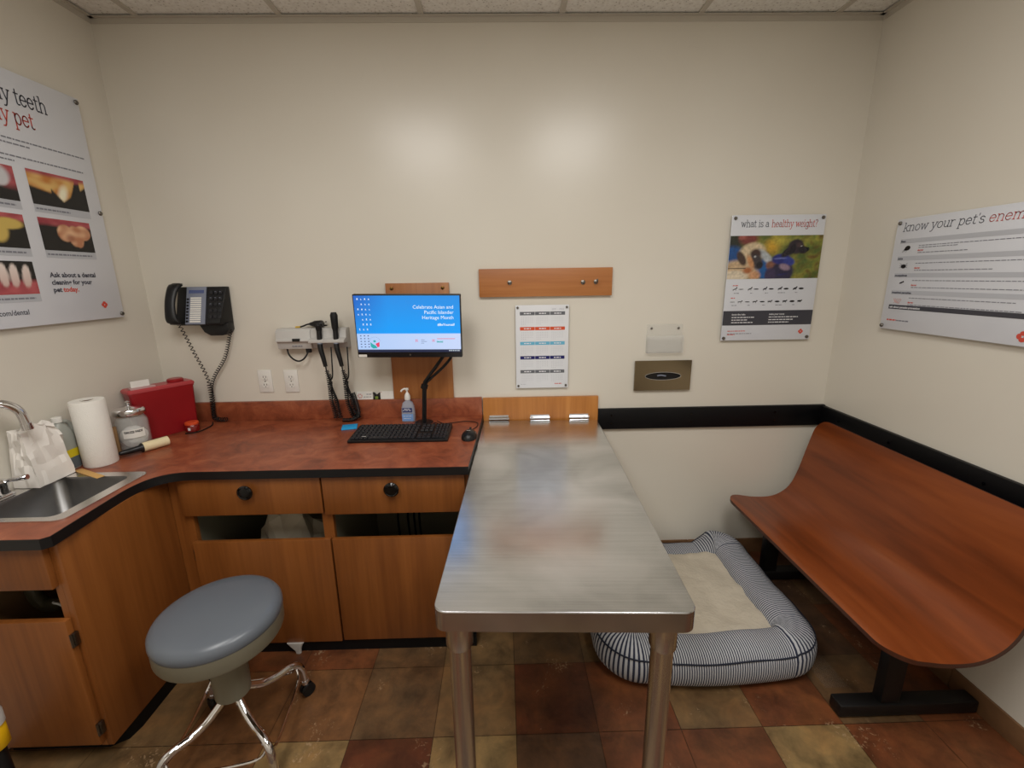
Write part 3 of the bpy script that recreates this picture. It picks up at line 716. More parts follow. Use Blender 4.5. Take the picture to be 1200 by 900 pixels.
# ------------------------------------------------------------------ BENCH
def bench():
    r = thing('bench', 'cherry wood one-piece curved bench on black metal feet along the right wall', 'bench', (3.15, -.63, 0))
    prof = smooth_path([(2.93, 0, .424), (2.96, 0, .4235), (3.03, 0, .412), (3.10, 0, .402), (3.18, 0, .404), (3.24, 0, .428), (3.285, 0, .475), (3.315, 0, .555), (3.345, 0, .68), (3.37, 0, .78), (3.388, 0, .842)], 5)
    pts = [(p.x, p.z) for p in prof]; n = len(pts)
    # arc length, used for rounding the four corners of the developed sheet
    S = [0]
    for a, b in zip(pts, pts[1:]): S.append(S[-1] + math.hypot(b[0] - a[0], b[1] - a[1]))
    Y0, Y1 = -1.168, -.098; tot = S[-1]
    def yext(s, R0=.085, R1=.075):
        e = 0
        if s < R0: e = R0 - math.sqrt(max(0, R0 ** 2 - (R0 - s) ** 2))
        if tot - s < R1: e = max(e, R1 - math.sqrt(max(0, R1 ** 2 - (R1 - (tot - s)) ** 2)))
        return e
    # resample finely near ends
    smp = sorted(set([tot * k / 60 for k in range(61)] + [.085 * (1 - cos(pi / 2 * k / 10)) for k in range(11)] + [tot - .075 * (1 - cos(pi / 2 * k / 10)) for k in range(11)]))
    def at(s):
        k = 0
        while k < n - 2 and S[k + 1] < s: k += 1
        t = (s - S[k]) / (S[k + 1] - S[k]); a, b = pts[k], pts[k + 1]
        dx, dz = b[0] - a[0], b[1] - a[1]; L = math.hypot(dx, dz)
        return a[0] + dx * t, a[1] + dz * t, -dz / L, dx / L
    th = .016; bm = B(); top = []; bot = []
    for s in smp:
        x, z, nx, nz = at(s); e = yext(s); row = []; row2 = []
        for k in range(9):
            y = (Y0 + e) + (Y1 - Y0 - 2 * e) * k / 8
            row.append(bm.verts.new((x, y, z))); row2.append(bm.verts.new((x - nx * th, y, z - nz * th)))
        top.append(row); bot.append(row2)
    m = len(smp)
    for i in range(m - 1):
        for k in range(8):
            bm.faces.new((top[i][k], top[i + 1][k], top[i + 1][k + 1], top[i][k + 1])); bm.faces.new((bot[i][k], bot[i][k + 1], bot[i + 1][k + 1], bot[i + 1][k]))
    bmesh.ops.recalc_face_normals(bm, faces=bm.faces)
    o = obj('shell', bm, 'bench', r, off=r.location, smooth=40)
    bm = B(); V = lambda v: v
    rim = [(i, 0) for i in range(m)] + [(m - 1, k) for k in range(1, 9)] + [(i, 8) for i in range(m - 2, -1, -1)] + [(0, k) for k in range(7, 0, -1)]
    loops = []
    for i, k in rim:
        s = smp[i]; x, z, nx, nz = at(s); e = yext(s); y = (Y0 + e) + (Y1 - Y0 - 2 * e) * k / 8
        loops.append((Vector((x, y, z)), Vector((x - nx * th, y, z - nz * th))))
    va = [(bm.verts.new(a), bm.verts.new(b)) for a, b in loops]
    for i in range(len(va)):
        j = (i + 1) % len(va)
        try: bm.faces.new((va[i][0], va[j][0], va[j][1], va[i][1]))
        except ValueError: pass
    obj('shell_edge', bm, 'bench_edge', r, 'dark plywood edge', off=r.location, smooth=60)
    for y, fx in ((-.98, 2.945), (-.235, 3.042)):
        bm = B(); box(bm, fx, 3.455, y - .028, y + .028, .006, .056, .006); l = obj('leg', bm, 'black_metal', r, off=r.location)
        bm = B(); box(bm, 3.095, 3.165, y - .02, y + .02, .05, .375, .003); obj('post', bm, 'black_metal', l, off=r.location)
        bm = B(); box(bm, 3.0, 3.24, y - .025, y + .025, .372, .386, .002); obj('seat_bracket', bm, 'black_metal', l, off=r.location)
        for x in (fx + .03, 3.43):
            bm = B(); lathe(bm, [(.016, 0), (.016, .007)], (x, y, 0), 12); obj('glide', bm, 'black_soft', l, off=r.location)
bench()
bm = B(); box(bm, 2.985, 3.075, -.885, -.66, .0005, .0045, .001, 2)
tag(obj('clear_panel', bm, flat('thin_clear_plastic', (.3, .28, .24, 1), .2, alpha=.05)), 'small clear plastic sheet lying on the floor by the bench foot', 'sheet')

# ------------------------------------------------------------------ DOG BED
def dog_bed():
    r = thing('dog_bed', 'navy and white striped dog bed with cream fleece between table and bench', 'dog bed', (2.57, -.46, 0))
    cx, cy, w, h, R = 2.567, -.45, .745, .655, .08
    base = []
    n = 14
    for sx, sy, a0 in ((1, 1, 0), (-1, 1, 90), (-1, -1, 180), (1, -1, 270)):
        for k in range(n + 1):
            a = radians(a0 + 90 * k / n); base.append(Vector((cx + sx * (w / 2 - R) + R * cos(a), cy + sy * (h / 2 - R) + R * sin(a), 0)))
    dense = []
    m = len(base)
    for i in range(m):
        a, b = base[i], base[(i + 1) % m]; k = max(1, int((b - a).length / .03))
        for j in range(k): dense.append(a.lerp(b, j / k))
    N = len(dense)
    loops = []; seam = []; uvu = []; s = 0.0
    NS = 22
    for i, p in enumerate(dense):
        t = (dense[(i + 1) % N] - dense[i - 1]).normalized(); o = Vector((t.y, -t.x, 0))
        xx = (p.x - cx) / (w / 2); yy = (p.y - cy) / (h / 2)
        bulge = .035 * max(0, -yy) ** 3 * max(0, 1 - xx * xx)
        c = p + o * bulge
        back = max(0, min(1, (yy - .6) / .3)); corner = max(0, min(1, (abs(xx) - .62) / .2))
        ht = .165 + .02 * mnoise.noise(p * 5)
        ht = ht * (1 - back) + back * (.115 * (1 - corner) + .19 * corner)
        if xx > .8: ht += .012
        ro, ri = .088, .085
        lp = []
        for k in range(NS):
            a = 2 * pi * k / NS; ca, sa = cos(a), sin(a)
            rad = ro if ca > 0 else ri
            X = rad * math.copysign(abs(ca) ** .75, ca)
            Z = ht / 2 + (ht / 2) * math.copysign(abs(sa) ** .85, sa)
            wr = .004 * mnoise.noise(Vector((p.x * 14, p.y * 14, a * 1.2)))
            lp.append(c + o * (X + wr) + Vector((0, 0, max(.002, Z + wr))))
        loops.append(lp); uvu.append(s); s += (dense[(i + 1) % N] - p).length
        a = radians(34); seam.append(c + o * (ro * cos(a) ** .75 + .001) + Vector((0, 0, ht / 2 + ht / 2 * sin(a) ** .85 + .001)))
    bm = B(); uv = bm.loops.layers.uv.new('UVMap')
    rs = [[bm.verts.new(q) for q in lp] for lp in loops]
    for i in range(N):
        j = (i + 1) % N; u0 = uvu[i]; u1 = uvu[j] if j else s
        for k in range(NS):
            l = (k + 1) % NS; f = bm.faces.new((rs[i][k], rs[j][k], rs[j][l], rs[i][l]))
            for lo, (uu, vv) in zip(f.loops, ((u0, k), (u1, k), (u1, k + 1), (u0, k + 1))): lo[uv].uv = (uu, vv / NS)
    bmesh.ops.recalc_face_normals(bm, faces=bm.faces)
    obj('bolster', bm, 'ticking', r, off=r.location, smooth=80)
    bm = B(); tube(bm, seam, .0032, 6, closed=True); obj('piping', bm, 'piping', r, 'dark seam piping', off=r.location)
    bm = B(); nx, ny = 46, 40; x0, x1, y0, y1 = cx - w / 2 + .02, cx + w / 2 - .02, cy - h / 2 + .02, cy + h / 2 - .02
    g = []
    for j in range(ny + 1):
        row = []
        for i in range(nx + 1):
            u, v = i / nx, j / ny
            e = min(u, 1 - u, v, 1 - v); z = .125 + .014 * mnoise.noise(Vector((u * 5, v * 4.5, 2))) + .006 * mnoise.noise(Vector((u * 17, v * 16, 5)))
            z -= .035 * max(0, 1 - e / .09) ** 2
            row.append(bm.verts.new((x0 + (x1 - x0) * u, y0 + (y1 - y0) * v, z)))
        g.append(row)
    for j in range(ny):
        for i in range(nx): bm.faces.new((g[j][i], g[j][i + 1], g[j + 1][i + 1], g[j + 1][i]))
    bot = [bm.verts.new(p) for p in ((x0 + .05, y0 + .05, .004), (x1 - .05, y0 + .05, .004), (x1 - .05, y1 - .05, .004), (x0 + .05, y1 - .05, .004))]
    bm.faces.new(bot)
    obj('cushion', bm, 'fleece', r, 'cream fleece cushion', off=r.location, smooth=80)
dog_bed()

# ------------------------------------------------------------------ MONITOR AND DESK ITEMS
def monitor():
    b = thing('mounting_board', 'tall tan wood board on the back wall behind the monitor', 'board', (1.332, 0, 1.26))
    bm = B(); box(bm, 1.177, 1.488, -.02, 0, .9665, 1.556, .0015); obj('panel', bm, 'board', b, off=b.location)
    for x in (1.207, 1.458):
        bm = B(); lathe(bm, [(.009, -.02), (.008, -.025), (.004, -.026)], (x, 0, 1.532), 12, 'y'); obj('bolt', bm, 'brass', b, off=b.location)
    r = thing('monitor', 'flat computer monitor with a lit blue and white desktop, mounted above the keyboard', 'monitor', (1.318, -.195, 1.365))
    L = r.location
    tilt = Matrix.Translation(L) @ Matrix.Rotation(radians(3.5), 4, 'X') @ Matrix.Rotation(radians(.8), 4, 'Y')
    hw, hh = .243, .146
    F = Face((0, 0, 0), (1, 0, 0), (0, 0, 1)); F.O = tilt @ Vector((-hw, -.019, -hh)); R3 = tilt.to_3x3(); F.r = R3 @ Vector((1, 0, 0)); F.u = R3 @ Vector((0, 0, 1)); F.n = F.r.cross(F.u)
    bm = B(); F.slab(bm, 0, 2 * hw, 0, 2 * hh, -.03, 0, .004); h = obj('housing', bm, 'black', r, off=L)
    bm = B(); F.slab(bm, .18, .31, .08, .21, -.055, -.028, .006); obj('rear_mount', bm, 'black', r, off=L)
    bm = B(); box(bm, 1.27, 1.36, -.145, -.0205, 1.33, 1.40, .004); obj('wall_arm', bm, 'black_metal', r, off=L)
    sx0, sx1, sy0, sy1 = .005, 2 * hw - .005, .026, 2 * hh - .006
    def scr(u, v):
        if v < .055: return rc(24, 34, 66)
        if v < .34: return cmix(rc(176, 204, 246), rc(200, 216, 250), u)
        t = (v - .34) / .66
        a = cmix(rc(0, 158, 250), rc(28, 140, 228), t); l = cmix(rc(24, 96, 196), a, min(1, u * 3.2))
        return cmix(a, l, .25 + .75 * t)
    obj('screen', F.raster(sx0, sx1, sy0, sy1, 60, 70, scr, .0006), 'screen', r, 'lit desktop picture', off=L)
    X = lambda u: sx0 + (sx1 - sx0) * u
    Y = lambda v: sy0 + (sy1 - sy0) * v
    k = .0012
    bm = B()
    for i, s in enumerate(('Celebrate Asian and', 'Pacific Islander', 'Heritage Month')): F.text(bm, s, X(.94), Y(.775 - .092 * i), .0225, k, 'RIGHT')
    F.text(bm, '#BeYourself', X(.945), Y(.475), .0155, k, 'RIGHT', .0003)
    rnd = random.Random(2)
    for row, cols in enumerate(((0, 1, 2, 3), (1, 2, 3), (0, 1, 2, 3), (0, 1, 2, 3), (1, 2, 3), (1, 2, 3), (0, 1, 2))):
        for c in cols:
            a, b2 = X(.03 + .036 * c), Y(.935 - row * .088); F.rect(bm, a, a + rnd.uniform(.003, .0055), b2, b2 + rnd.uniform(.0025, .0055), k); F.rect(bm, a - .001, a + .006, b2 - .003, b2 - .002, k)
    for i in range(6): F.rect(bm, X(.885 + .018 * i), X(.885 + .018 * i) + .004, Y(.018), Y(.036), k)
    pieces('lettering', bm, 'glow_white', r, 'white words and icons', off=L, F=F, tu=.003, tr=.03)
    bm = B()
    for i in range(5):
        for c in range(3): F.rect(bm, X(.03 + .036 * c), X(.03 + .036 * c) + .006, Y(.29 - .05 * i), Y(.29 - .05 * i) + .004, k)
    for t in range(10):
        a = radians(20 + t * 16); F.rect(bm, X(.165) + .026 * cos(a), X(.165) + .026 * cos(a) + .003, Y(.175) + .026 * sin(a), Y(.175) + .026 * sin(a) + .001, k)
    for i, (a0, a1) in enumerate(((.645, .70), (.645, .735), (.645, .69))): F.rect(bm, X(.60) + .007, X(.60) + .007 + (a1 - a0) * .3, Y(.22 - .03 * i), Y(.22 - .03 * i) + .0015, k)
    pieces('icon', bm, 'glow_dark', r, off=L, F=F, tu=.004, tr=.004)
    bm = B(); F.poly(bm, [(X(.165) + .003, Y(.155)), (X(.165) + .022, Y(.185)), (X(.165) + .021, Y(.105)), (X(.165) + .012, Y(.09))], k + .0003)
    for a in (.572, .735):
        for q in range(4):
            t = q * pi / 2 + pi / 4; F.disc(bm, X(a) + .0048 * cos(t), Y(.21) + .0048 * sin(t), .0027, .002, k, 8, t)
    F.rect(bm, X(.77), X(.945), Y(.238), Y(.247), k)
    pieces('emblem', bm, 'glow_red', r, off=L, F=F, tu=.003, tr=.03)
    bm = B(); F.poly(bm, [(X(.165) - .02, Y(.185)), (X(.165) - .008, Y(.145)), (X(.165) + .005, Y(.12)), (X(.165) + .01, Y(.075)), (X(.165) - .008, Y(.068)), (X(.165) - .019, Y(.10))], k + .0001)
    F.disc(bm, X(.165), Y(.20), .006, .005, k + .0001); F.text(bm, 'dental', X(.765), Y(.175), .012, k, 'LEFT', .0005)
    pieces('emblem', bm, 'glow_teal', r, off=L, F=F, tu=.003, tr=.03)
    bm = B(); F.slab(bm, .004, .042, .003, .015, 0, .0006); obj('asset_sticker', bm, 'white', r, 'small white sticker on bezel corner', off=L)
    bm = B(); F.disc(bm, hw, .013, .0045, .0045, .0004); obj('maker_mark', bm, 'nickel', r, off=L)
    # cables from the grommet up to the back of the screen
    for i, (ox, oy) in enumerate(((0, 0), (.007, -.004), (-.006, .004), (.004, .006), (-.002, -.007))):
        t = .03 if i in (1, 3) else 0
        pts = [(1.342 + ox, -.105 + oy, .872), (1.348 + ox, -.108 + oy, .95), (1.357 + ox, -.112 + oy, 1.06), (1.375 + ox + t * .3, -.12 + oy, 1.095), (1.43 + ox + t, -.14 + oy, 1.165), (1.47 + ox + t, -.155 + oy, 1.225), (1.475 + ox, -.16 + oy, 1.29)]
        bm = B(); tube(bm, smooth_path(pts, 6), .0055, 8); obj('cable', bm, 'black_soft', r, 'black cable', off=L)
    bm = B(); tube(bm, [(1.352, -.11, 1.045), (1.358, -.112, 1.063)], .017, 12); obj('cable_tie', bm, 'black_soft', r, off=L)
monitor()
def keyboard():
    r = thing('keyboard', 'black computer keyboard on the red countertop', 'keyboard', (1.272, -.292, .866), radians(-.5))
    bm = B(); prism(bm, [(-.095, 0), (.095, 0), (.095, .022), (-.095, .012)], 'x', -.224, .224, .002); obj('body', bm, 'black', r)
    keys = []
    for row in range(6):
        y = .074 - row * .029; ln = 0
        segs = [(-.214, .075), (.083, .145), (.151, .214)]
        for a0, a1 in segs:
            n = {0: 15, 1: 3, 2: 4}[segs.index((a0, a1))]; n = max(1, n)
            for i in range(n):
                if row == 5 and a0 < -.2:
                    if 4 <= i <= 8: continue
                x0 = a0 + (a1 - a0) * i / n; x1 = a0 + (a1 - a0) * (i + 1) / n
                if row == 3 and a0 == .083: continue
                keys.append((x0 + .0015, x1 - .0015, y - .012, y + .012))
        if row == 5: keys.append((-.214 + .289 * 4 / 15 + .0015, -.214 + .289 * 9 / 15 - .0015, y - .012, y + .012))
    proto = {}
    for x0, x1, y0, y1 in keys[:100]:
        w = round(x1 - x0, 4); z = .0175 + (y0 + y1) / 2 * .0526
        if w not in proto:
            bm = B(); loft(bm, [rrect(0, 0, w, .0235, .0015, 0, 1), rrect(0, 0, w * .86, .019, .0015, .006, 1)]); o = obj('key', bm, 'key', r); proto[w] = o
        else:
            o = proto[w].copy(); COL.objects.link(o); o.parent = r
        o.location = ((x0 + x1) / 2, (y0 + y1) / 2, z); o.rotation_euler = (.0526, 0, 0)
    rest = keys[100:]
    if rest:
        bm = B()
        for x0, x1, y0, y1 in rest: box(bm, x0, x1, y0, y1, .017 + (y0 + y1) / 2 * .0526, .023 + (y0 + y1) / 2 * .0526, .001)
        o = obj('keys', bm, 'key', r); o['kind'] = 'stuff'
    bm = B(); F = Face((-.09, 0, 0), (1, 0, 0), (0, 1, 0)); F.rect(bm, -.075, -.055, -.074, -.068, .0226); obj('space_mark', bm, 'offwhite', r, smooth=0)
    bm = B(); tube(bm, smooth_path([(.12, .096, .01), (.125, .125, .004), (.142, .145, .003), (.135, .165, .003), (.115, .17, .003)], 6), .002, 6); obj('cord', bm, 'black_soft', r)
keyboard()
def mouse():
    r = thing('mouse', 'black corded computer mouse beside the exam table edge', 'mouse', (1.589, -.335, .866), radians(-6))
    bm = B(); bmesh.ops.create_uvsphere(bm, u_segments=24, v_segments=14, radius=1)
    for v in bm.verts:
        x, y, z = v.co; v.co = (x * .036 * (1 - .08 * y), y * .060, max(0, z) * .036 * (1 - .22 * y) if z > 0 else 0)
    bm2 = bm; bmesh.ops.remove_doubles(bm2, verts=bm2.verts, dist=1e-5); obj('body', bm2, 'black', r, smooth=60)
    bm = B(); tube(bm, [(-.004, .03, .029), (.004, .03, .029)], .008, 14); obj('wheel', bm, 'black_soft', r)
    bm = B(); F = Face((0, 0, 0), (1, 0, 0), (0, 1, 0)); F.rect(bm, -.009, -.001, -.022, -.017, .0385); F.rect(bm, .001, .009, -.022, -.017, .0385); obj('mark', bm, 'offwhite', r, smooth=0)
    bm = B(); tube(bm, smooth_path([(0, .053, .01), (-.004, .09, .003), (.012, .15, .002), (0, .20, .003), (-.06, .217, .003), (-.13, .19, .002), (-.17, .185, .002), (-.205, .21, .006)], 6), .002, 6); obj('cord', bm, 'black_soft', r)
mouse()
def sanitizer():
    r = thing('hand_sanitizer', 'clear pump bottle of hand sanitizer with blue label against the backsplash', 'bottle', (1.259, -.075, .866))
    bm = B(); loft(bm, [rrect(0, 0, w, d, q, z) for w, d, q, z in ((.064, .04, .012, 0), (.068, .044, .014, .006), (.068, .044, .014, .04), (.064, .04, .014, .075), (.05, .036, .014, .098), (.026, .026, .0128, .108), (.024, .024, .0118, .116))]); obj('bottle', bm, 'gel', r, smooth=50)
    bm = B(); lathe(bm, [(.015, .114), (.015, .13), (.011, .142), (.006, .15), (.0045, .152), (.0045, .162), (.009, .163), (.009, .172), (.003, .174)], (0, 0, 0), 16)
    tube(bm, smooth_path([(0, 0, .168), (-.012, -.004, .17), (-.024, -.008, .164), (-.028, -.01, .157)], 4), .0045, 8); obj('pump', bm, 'white', r, 'white pump top')
    F = Face((-.028, -.0228, .006), (1, 0, 0), (0, 0, 1))
    bm = B(); F.rect(bm, 0, .056, .0, .036, .0); obj('label_sheet', bm, flat('pale_blue_label', rgb(120, 160, 215), .5), r, smooth=0)
    bm = B(); F.rect(bm, .004, .052, .046, .068, .0); obj('label_band', bm, flat('navy_label', rgb(44, 56, 110), .5), r, smooth=0)
    bm = B(); F.lines(bm, [(.006, .046, .054), (.012, .04, .061)], .0006, .003); F.lines(bm, [(.006, .05, .024), (.008, .045, .012)], .0006, .002); pieces('label_text', bm, 'ink_white', r, F=F)
sanitizer()
def splash_cards():
    for x0, x1, red, lab in ((.984, 1.066, True, 'white name card with red emblem standing on the backsplash'), (1.106, 1.174, False, 'blank pale card standing on the backsplash next to wood board')):
        r = thing('name_card', lab, 'card', ((x0 + x1) / 2, -.010, .966)); F = Face((x0, -.012, .9665), (1, 0, 0), (0, 0, 1))
        bm = B(); F.slab(bm, 0, x1 - x0, 0, .043, -.002, 0); obj('card', bm, 'paper', r, off=r.location, smooth=0)
        bm = B()
        if red:
            for q in range(8):
                t = q * pi / 4 + pi / 8; F.disc(bm, .016 + .010 * cos(t), .019 + .010 * sin(t), .0032, .0022, .0006, 8, t)
            obj('emblem', bm, 'ink_red', r, off=r.location, smooth=0)
            bm = B(); F.lines(bm, [(.05, .078, .026)], .0006, .004); F.lines(bm, [(.034, .076, .012)], .0006, .003); pieces('lettering', bm, 'ink_mid', r, off=r.location, F=F, tu=.003, tr=.03)
        else:
            F.disc(bm, .006, .037, .002, .002, .0006); obj('mark', bm, 'ink_red', r, off=r.location, smooth=0)
    r = thing('binder_clip', 'black binder clip between two cards on the backsplash', 'clip', (1.087, -.010, .966))
    bm = B(); prism(bm, [(-.017, 0), (.017, 0), (.013, .022), (.017, .038), (.010, .034), (.004, .026), (-.004, .026), (-.010, .034), (-.017, .038), (-.013, .022)], 'y', -.008, .006); obj('jaw', bm, 'black', r, smooth=0)
    bm = B(); F = Face((-.008, -.0085, .004), (1, 0, 0), (0, 0, 1)); F.rect(bm, 0, .016, 0, .014, 0); obj('face_mark', bm, 'ink_green', r, smooth=0)
splash_cards()
bm = B(); box(bm, -.036, .036, -.035, .035, 0, .006, .0008)
o = tag(obj('sticky_notes', bm, 'blue_note'), 'pad of bright blue sticky notes left of the keyboard', 'notepad'); o.location = (.985, -.165, .866); o.rotation_euler = (0, 0, radians(14))

# ------------------------------------------------------------------ BACK WALL ITEMS
def coat_board():
    r = thing('coat_hook_board', 'horizontal tan wood board with hooks on the back wall above the calendar', 'board', (1.968, 0, 1.55))
    L = r.location
    bm = B(); box(bm, 1.638, 2.298, -.02, 0, 1.482, 1.618, .0015); obj('panel', bm, 'board_h', r, off=L)
    for x, z, hook in ((1.789, 1.551, 0), (2.152, 1.548, 0), (2.216, 1.549, 1)):
        bm = B(); lathe(bm, [(.011, -.02), (.011, -.024), (.006, -.026), (.006, -.03), (.003, -.031)], (x, 0, z), 16, 'y')
        if hook: tube(bm, smooth_path([(x, -.024, z), (x, -.045, z - .002), (x, -.055, z + .004), (x, -.055, z + .014)], 4), .004, 8)
        obj('hook', bm, 'nickel', r, off=L)
coat_board()
def calendar():
    r = thing('wall_calendar', 'white acrylic-mounted year calendar with coloured month bars above the exam table', 'calendar', (1.95, 0, 1.226))
    L = r.location; x0, z0, w, h = 1.816, 1.013, .269, .427
    F = Face((x0, -.018, z0), (1, 0, 0), (0, 0, 1))
    bm = B(); F.slab(bm, 0, w, 0, h, -.005, 0, .001); obj('panel', bm, 'poster_plain', r, off=L)
    for a, b in ((.011, .012), (w - .011, .012), (.011, h - .012), (w - .011, h - .012)): standoff(F, r, a, b, -.018, .0, .006)
    for z, mat in ((1.390, 'cal_grey'), (1.314, 'cal_orange'), (1.239, 'cal_blue'), (1.165, 'cal_navy'), (1.092, 'cal_grey')):
        b = z - z0; bm = B()
        for c in range(3): F.rect(bm, .022 + c * .0765, .022 + c * .0765 + .0745, b, b + .017, .0006)
        pieces('month_bar', bm, mat, r, off=L, F=F, tu=.001, tr=.001)
    bm = B(); days = B()
    for z in (1.390, 1.314, 1.239, 1.165, 1.092):
        b = z - z0
        for c in range(3):
            a = .022 + c * .0765; F.lines(bm, [(a + .02, a + .055, b + .006)], .0012, .005)
            for rr in range(5):
                for d in range(7):
                    if rr == 4 and d > 2: continue
                    F.rect(days, a + .008 + d * .009, a + .0105 + d * .009, b - .012 - rr * .0085, b - .0095 - rr * .0085, .0006)
    pieces('month_name', bm, 'ink_white', r, off=L, F=F, tu=.001, tr=.01)
    F.text(days, '2021 - 2022', .245, .402, .013, .0006, 'RIGHT'); F.lines(days, [(.024, .05, .02)], .0006, .002)
    pieces('month_days', days, 'ink_faint', r, off=L, F=F, tu=.008, tr=.004)
    bm = B(); F.disc(bm, .203, .022, .003, .003, .0006); F.lines(bm, [(.208, .238, .02)], .0006, .004); pieces('red_mark', bm, 'ink_red', r, off=L, F=F)
calendar()
def card_holder():
    r = thing('acrylic_holder', 'empty clear acrylic card holder on the back wall above the tissue slot', 'holder', (2.581, 0, 1.26)); L = r.location
    F = Face((2.489, 0, 1.186), (1, 0, 0), (0, 0, 1))
    bm = B(); F.slab(bm, 0, .186, 0, .147, .001, .003, .0005); F.slab(bm, 0, .186, 0, .09, .027, .029, .0005); F.slab(bm, 0, .186, 0, .002, .003, .027); F.slab(bm, 0, .002, .002, .09, .003, .027); F.slab(bm, .184, .186, .002, .09, .003, .027)
    obj('pocket', bm, 'acrylic', r, off=L)
    for a in (.024, .163):
        bm = B(); loft(bm, [[F.p(a + q * cos(t * pi / 6), .126 + q * sin(t * pi / 6), k) for t in range(12)] for q, k in ((.006, .003), (.006, .005), (.003, .007))]); obj('screw', bm, 'nickel', r, off=L)
card_holder()
def tissue():
    r = thing('tissue_dispenser', 'steel wall plate with an oval tissue slot beside the exam table', 'dispenser', (2.582, 0, 1.066)); L = r.location
    x0, x1, z0, z1 = 2.434, 2.730, .987, 1.146
    hole = [(2.583 + .094 * cos(2 * pi * k / 32), 1.064 + .021 * sin(2 * pi * k / 32)) for k in range(32)]
    bm = B(); plate(bm, [(x0, z0), (x1, z0), (x1, z1), (x0, z1)], [hole], 0, .006)
    bmesh.ops.transform(bm, matrix=Matrix(((1, 0, 0, 0), (0, 0, -1, -.012), (0, 1, 0, 0), (0, 0, 0, 1))), verts=bm.verts); bmesh.ops.recalc_face_normals(bm, faces=bm.faces)
    obj('plate', bm, 'plate', r, off=L, smooth=0)
    bm = B(); box(bm, x0 + .004, x1 - .004, -.012, 0, z0 + .004, z1 - .004); obj('slot_shade', bm, 'black', r, 'black block painted as the shade behind the slot', off=L, smooth=0)  # solid black block standing in for the shade inside the slot
    bm = B(); tube(bm, [(p[0], -.0185, p[1]) for p in hole], .002, 6, closed=True); obj('slot_rim', bm, 'chrome', r, off=L)
    bm = B(); tube(bm, smooth_path([(2.555, -.0125, 1.064), (2.575, -.0135, 1.067), (2.60, -.0125, 1.062)], 4), .004, 6); obj('tissue_edge', bm, 'silver', r, off=L)
tissue()
def outlet():
    r = thing('wall_outlet', 'white duplex wall outlet left of its twin, nearer the telephone', 'outlet', (.519, 0, 1.072))
    bm = B(); box(bm, -.035, .035, -.006, 0, -.059, .059, .002); obj('plate', bm, 'white', r)
    for z in (-.0205, .0205):
        bm = B(); loft(bm, [rrect(0, 0, .034, .029, .012, 0), rrect(0, 0, .034, .029, .012, .0025)]); bmesh.ops.transform(bm, matrix=Matrix(((1, 0, 0, 0), (0, 0, -1, -.006), (0, 1, 0, z), (0, 0, 0, 1))), verts=bm.verts); bmesh.ops.recalc_face_normals(bm, faces=bm.faces)
        f = obj('receptacle', bm, 'white', r)
        bm = B()
        for x in (-.0065, .0065): box(bm, x - .0012, x + .0012, -.0089, -.0085, z - .001, z + .008)
        lathe(bm, [(.0024, -.0089), (.0024, -.0085)], (0, 0, z - .0075), 10, 'y'); obj('slots', bm, 'black', f, smooth=0)
    bm = B(); lathe(bm, [(.003, -.0075), (.003, -.006)], (0, 0, 0), 10, 'y'); obj('screw', bm, 'nickel', r)
    c = copy_tree(r); c.location = (.652, 0, 1.070); c['label'] = 'white duplex wall outlet right of its twin, under the otoscope station'
    for o in (r, c): o['group'] = 'outlets above the countertop'
outlet()
